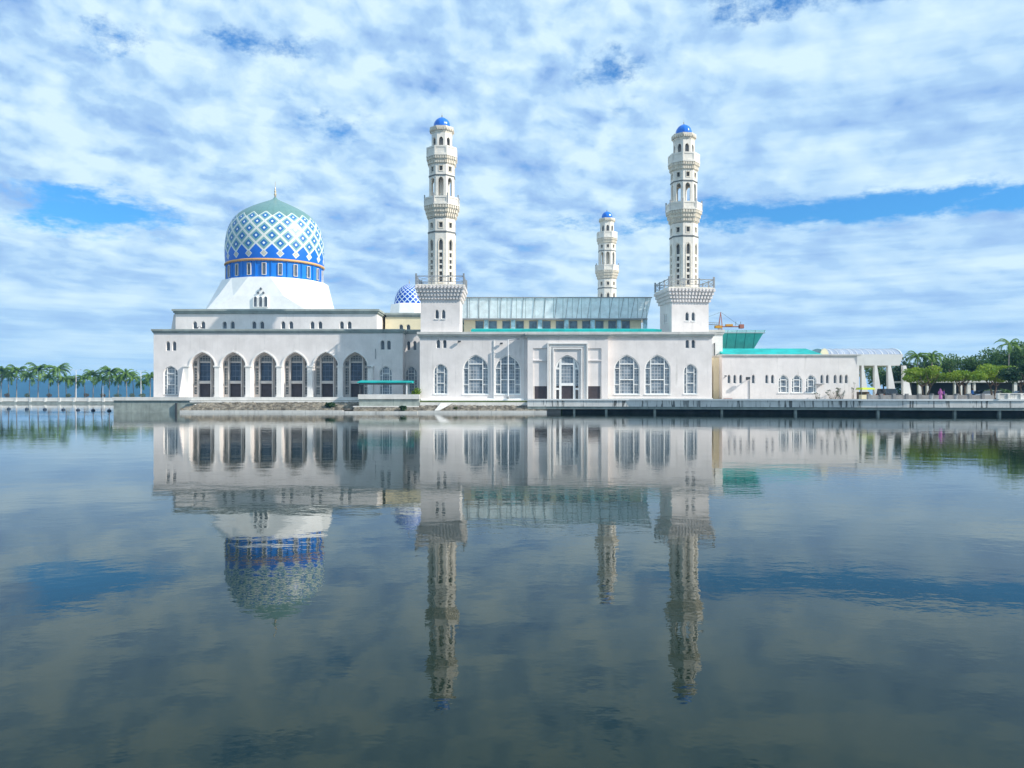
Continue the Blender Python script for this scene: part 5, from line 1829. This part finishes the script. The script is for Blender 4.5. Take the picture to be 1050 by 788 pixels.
# ------------------------------------------------------------------ people
def person(label, x, y, z, rot, top, bottom, h=1.62, cover=None, step=.18, arm=.25):
    r = thing('person', label, 'person', (x, y, z))
    k = h / 1.7
    J = {'pelvis': (0, 0, .92), 'chest': (0, .01, 1.25), 'neck': (0, .0, 1.44), 'head': (0, -.02, 1.54), 'crown': (0, -.01, 1.66),
         'sl': (-.17, 0, 1.38), 'el': (-.25, .03, 1.12), 'hl': (-.25, -arm * .5, .88), 'sr': (.17, 0, 1.38), 'er': (.25, .03, 1.12), 'hr': (.25, -arm, .92),
         'kl': (-.10, -step * .5 - .03, .50), 'al': (-.10, -step * .6, .09), 'tl': (-.10, -step * .6 - .16, .04), 'kr': (.10, step * .2 - .03, .50), 'ar': (.10, step * .8, .10), 'tr': (.10, step * .8 - .16, .04)}
    rad = {'pelvis': .13, 'chest': .135, 'neck': .055, 'head': .095, 'crown': .07, 'sl': .06, 'sr': .06, 'el': .042, 'er': .042, 'hl': .035, 'hr': .035, 'kl': .06, 'kr': .06, 'al': .042, 'ar': .042, 'tl': .035, 'tr': .035}
    E = [('pelvis', 'chest'), ('chest', 'neck'), ('neck', 'head'), ('head', 'crown'), ('chest', 'sl'), ('sl', 'el'), ('el', 'hl'), ('chest', 'sr'), ('sr', 'er'), ('er', 'hr'),
         ('pelvis', 'kl'), ('kl', 'al'), ('al', 'tl'), ('pelvis', 'kr'), ('kr', 'ar'), ('ar', 'tr')]
    names = list(J)
    me = bpy.data.meshes.new('body')
    me.from_pydata([tuple(c * k for c in J[n]) for n in names], [(names.index(a), names.index(b_)) for a, b_ in E], [])
    o = bpy.data.objects.new('body', me); COL.objects.link(o); o.parent = r
    me.materials.append(MATS['skin'])
    sk = o.modifiers.new('skin', 'SKIN')
    me.skin_vertices.new() if hasattr(me.skin_vertices, 'new') and not me.skin_vertices else None
    if me.skin_vertices:
        for i, n in enumerate(names):
            me.skin_vertices[0].data[i].radius = (rad[n] * k, rad[n] * k)
            me.skin_vertices[0].data[i].use_root = (n == 'pelvis')
    ss = o.modifiers.new('sub', 'SUBSURF'); ss.levels = 1; ss.render_levels = 1
    def ell(prof, name, m_):
        b = MB()
        b.loft([[(cx_ + a_ * math.cos(2 * PI * i / 14), cy_ + c_ * math.sin(2 * PI * i / 14), zz_) for i in range(14)] for a_, c_, zz_, cx_, cy_ in prof])
        b.v = [(p[0] * k, p[1] * k, p[2] * k) for p in b.v]
        WORLD_OF[r.name] = Vector((0, 0, 0))
        return b.build(name, m_, r, smooth=True)
    ell([(.19, .15, .80, 0, 0), (.17, .14, .98, 0, 0), (.16, .135, 1.12, 0, 0), (.19, .145, 1.30, 0, 0), (.17, .11, 1.42, 0, 0), (.07, .07, 1.47, 0, 0)], 'shirt', top)
    for s_, e_, h_ in (('sl', 'el', 'hl'), ('sr', 'er', 'hr')):
        b = MB(); a_, c_, d_ = (Vector(J[n]) for n in (s_, e_, h_))
        b.bar(a_, c_, .085, .065, 8); b.bar(c_, c_ + (d_ - c_) * .8, .062, .05, 8)
        b.v = [tuple(Vector(p) * k) for p in b.v]; b.build('sleeve', top, r)
    if bottom[1] == 'skirt':
        ell([(.26, .26, .12, 0, 0), (.22, .20, .45, 0, 0), (.20, .17, .82, 0, 0), (.15, .13, .96, 0, 0)], 'skirt', bottom[0])
    else:
        for a_, c_, d_ in (('kl', 'al', -.09), ('kr', 'ar', .09)):
            b = MB(); p0 = Vector((d_, 0, .92)); p1, p2 = Vector(J[a_]), Vector(J[c_])
            b.bar(p0, p1, .12, .085, 8); b.bar(p1, p2, .085, .07, 8)
            b.v = [tuple(Vector(p) * k) for p in b.v]; b.build('trouser_leg', bottom[0], r)
    if cover:
        ell([(.19, .15, 1.30, 0, .01), (.13, .12, 1.45, 0, .01), (.115, .125, 1.55, 0, .02), (.11, .12, 1.64, 0, .02), (.06, .06, 1.72, 0, .02)], 'headscarf', cover)
    else:
        ell([(.09, .09, 1.52, 0, .04), (.11, .115, 1.60, 0, .03), (.10, .105, 1.68, 0, .01), (.04, .04, 1.74, 0, .0)], 'hair', 'hair')
    for s_ in (-1, 1):
        b = MB(); b.box(s_ * .035 - .014, s_ * .035 + .014, -.118, -.105, 1.555, 1.575); b.v = [tuple(Vector(p) * k) for p in b.v]; b.build('eye', 'hair', r)
    r.rotation_euler.z = rot
    return r


person('person in a pink top and pink headscarf standing by the promenade low wall', V(110.4).x(964.3), 110.4, 1.975, R(-20), 'cloth_pink', ('cloth_pink', 'skirt'), 1.6, 'cloth_pink')
person('person in dark purple clothes close beside the pink clothed person', V(110.8).x(967.6), 110.8, 1.975, R(60), 'cloth_purple', ('cloth_dark', 'legs'), 1.5)
person('person in a blue shirt walking behind the low wall', V(116).x(997.2), 116, 1.975, R(80), 'cloth_blue', ('cloth_dark', 'legs'), 1.7)

# ------------------------------------------------------------------ crane far behind
vk = V(300)
r = thing('tower_crane', 'orange and grey tower crane far behind the right minaret', 'crane', (vk.x(738.5), 300, 1.9))
mx = vk.x(738.5)
b = MB()
zt0 = vk.z(334)
for dx in (-.6, .6):
    for dy in (-.6, .6): b.bar((mx + dx, 300 + dy, 1.9), (mx + dx, 300 + dy, zt0), .12)
for k in range(14):
    za_, zb_ = 1.9 + (zt0 - 1.9) * k / 14, 1.9 + (zt0 - 1.9) * (k + 1) / 14
    b.bar((mx - .6, 299.4, za_), (mx + .6, 299.4, zb_), .07); b.bar((mx + .6, 300.6, za_), (mx - .6, 300.6, zb_), .07)
b.build('mast', 'crane_yellow', r)
top_ = (vk.x(739), 300, vk.z(320.3))
b = MB(); b.bar((mx - .5, 300, zt0), top_, .28, .16); b.bar((mx + .7, 300, zt0), top_, .2, .12); b.build('apex_tower', 'crane_red', r)
b = MB(); jl = vk.x(700)
for dy in (-.5, .5): b.bar((jl, 300 + dy, vk.z(331.5)), (mx, 300 + dy, vk.z(333.5)), .12)
b.bar((jl, 300, vk.z(329.8)), (mx, 300, vk.z(331.5)), .12)
for k in range(16):
    u0, u1 = k / 16, (k + 1) / 16
    b.bar((jl + (mx - jl) * u0, 299.5, vk.z(331.5) - .75 * u0), (jl + (mx - jl) * u1, 300, vk.z(329.8) - .6 * u1), .06)
b.build('jib', 'metal_grey', r)
b = MB(); b.box(mx - 1, vk.x(760), 299.3, 300.7, vk.z(335.6), vk.z(334.8)); b.build('counter_jib', 'crane_red', r)
b = MB(); b.box(vk.x(744), vk.x(751), 299.2, 300.8, vk.z(334.75), vk.z(332.8)); b.box(mx - 2, mx + .4, 299.1, 300.9, vk.z(336.8), vk.z(334.2)); b.build('machinery', 'crane_yellow', r)
b = MB(); b.box(vk.x(758), vk.x(762.2), 299, 301, vk.z(337), vk.z(333)); b.build('counterweight', 'crane_red', r)
b = MB(); b.bar(top_, (vk.x(758), 300, vk.z(334)), .05); b.bar(top_, (vk.x(712), 300, vk.z(330.6)), .05); b.build('stay_cable', 'metal_dark', r)
for px in (754.5, 759.5):
    MB().bar((vk.x(px), 300, vk.z(334)), (vk.x(px), 300, vk.z(330)), .1).build('light_post', 'metal_dark', r)

# two birds on the prayer hall cornice
for i, px in enumerate((202.8, 206.3)):
    X, Y, Z = (px - 525) * 133.9 / F, 133.9, V(134).z(337.8) + .003
    r = thing('bird', ('left' if i == 0 else 'right') + ' one of two dark birds perched on the lower cornice', 'bird', (X, Y, Z), 'birds on the cornice')
    s_ = -1 if i else 1
    b = MB()
    path = [(-.55, .26, .015), (-.34, .30, .05), (-.18, .34, .12), (0, .40, .165), (.14, .50, .13), (.21, .62, .075), (.26, .70, .085), (.33, .71, .05), (.42, .69, .01)]
    b.loft([[(X + s_ * px_ * .6, Y + rr_ * .6 * math.cos(2 * PI * j / 8), Z + (pz_ + rr_ * math.sin(2 * PI * j / 8)) * .6) for j in range(8)] for px_, pz_, rr_ in path])
    for dy in (-.05, .05): b.bar((X, Y + dy, Z), (X, Y + dy, Z + .3), .018)
    b.build('body', 'cloth_dark', r, smooth=False)
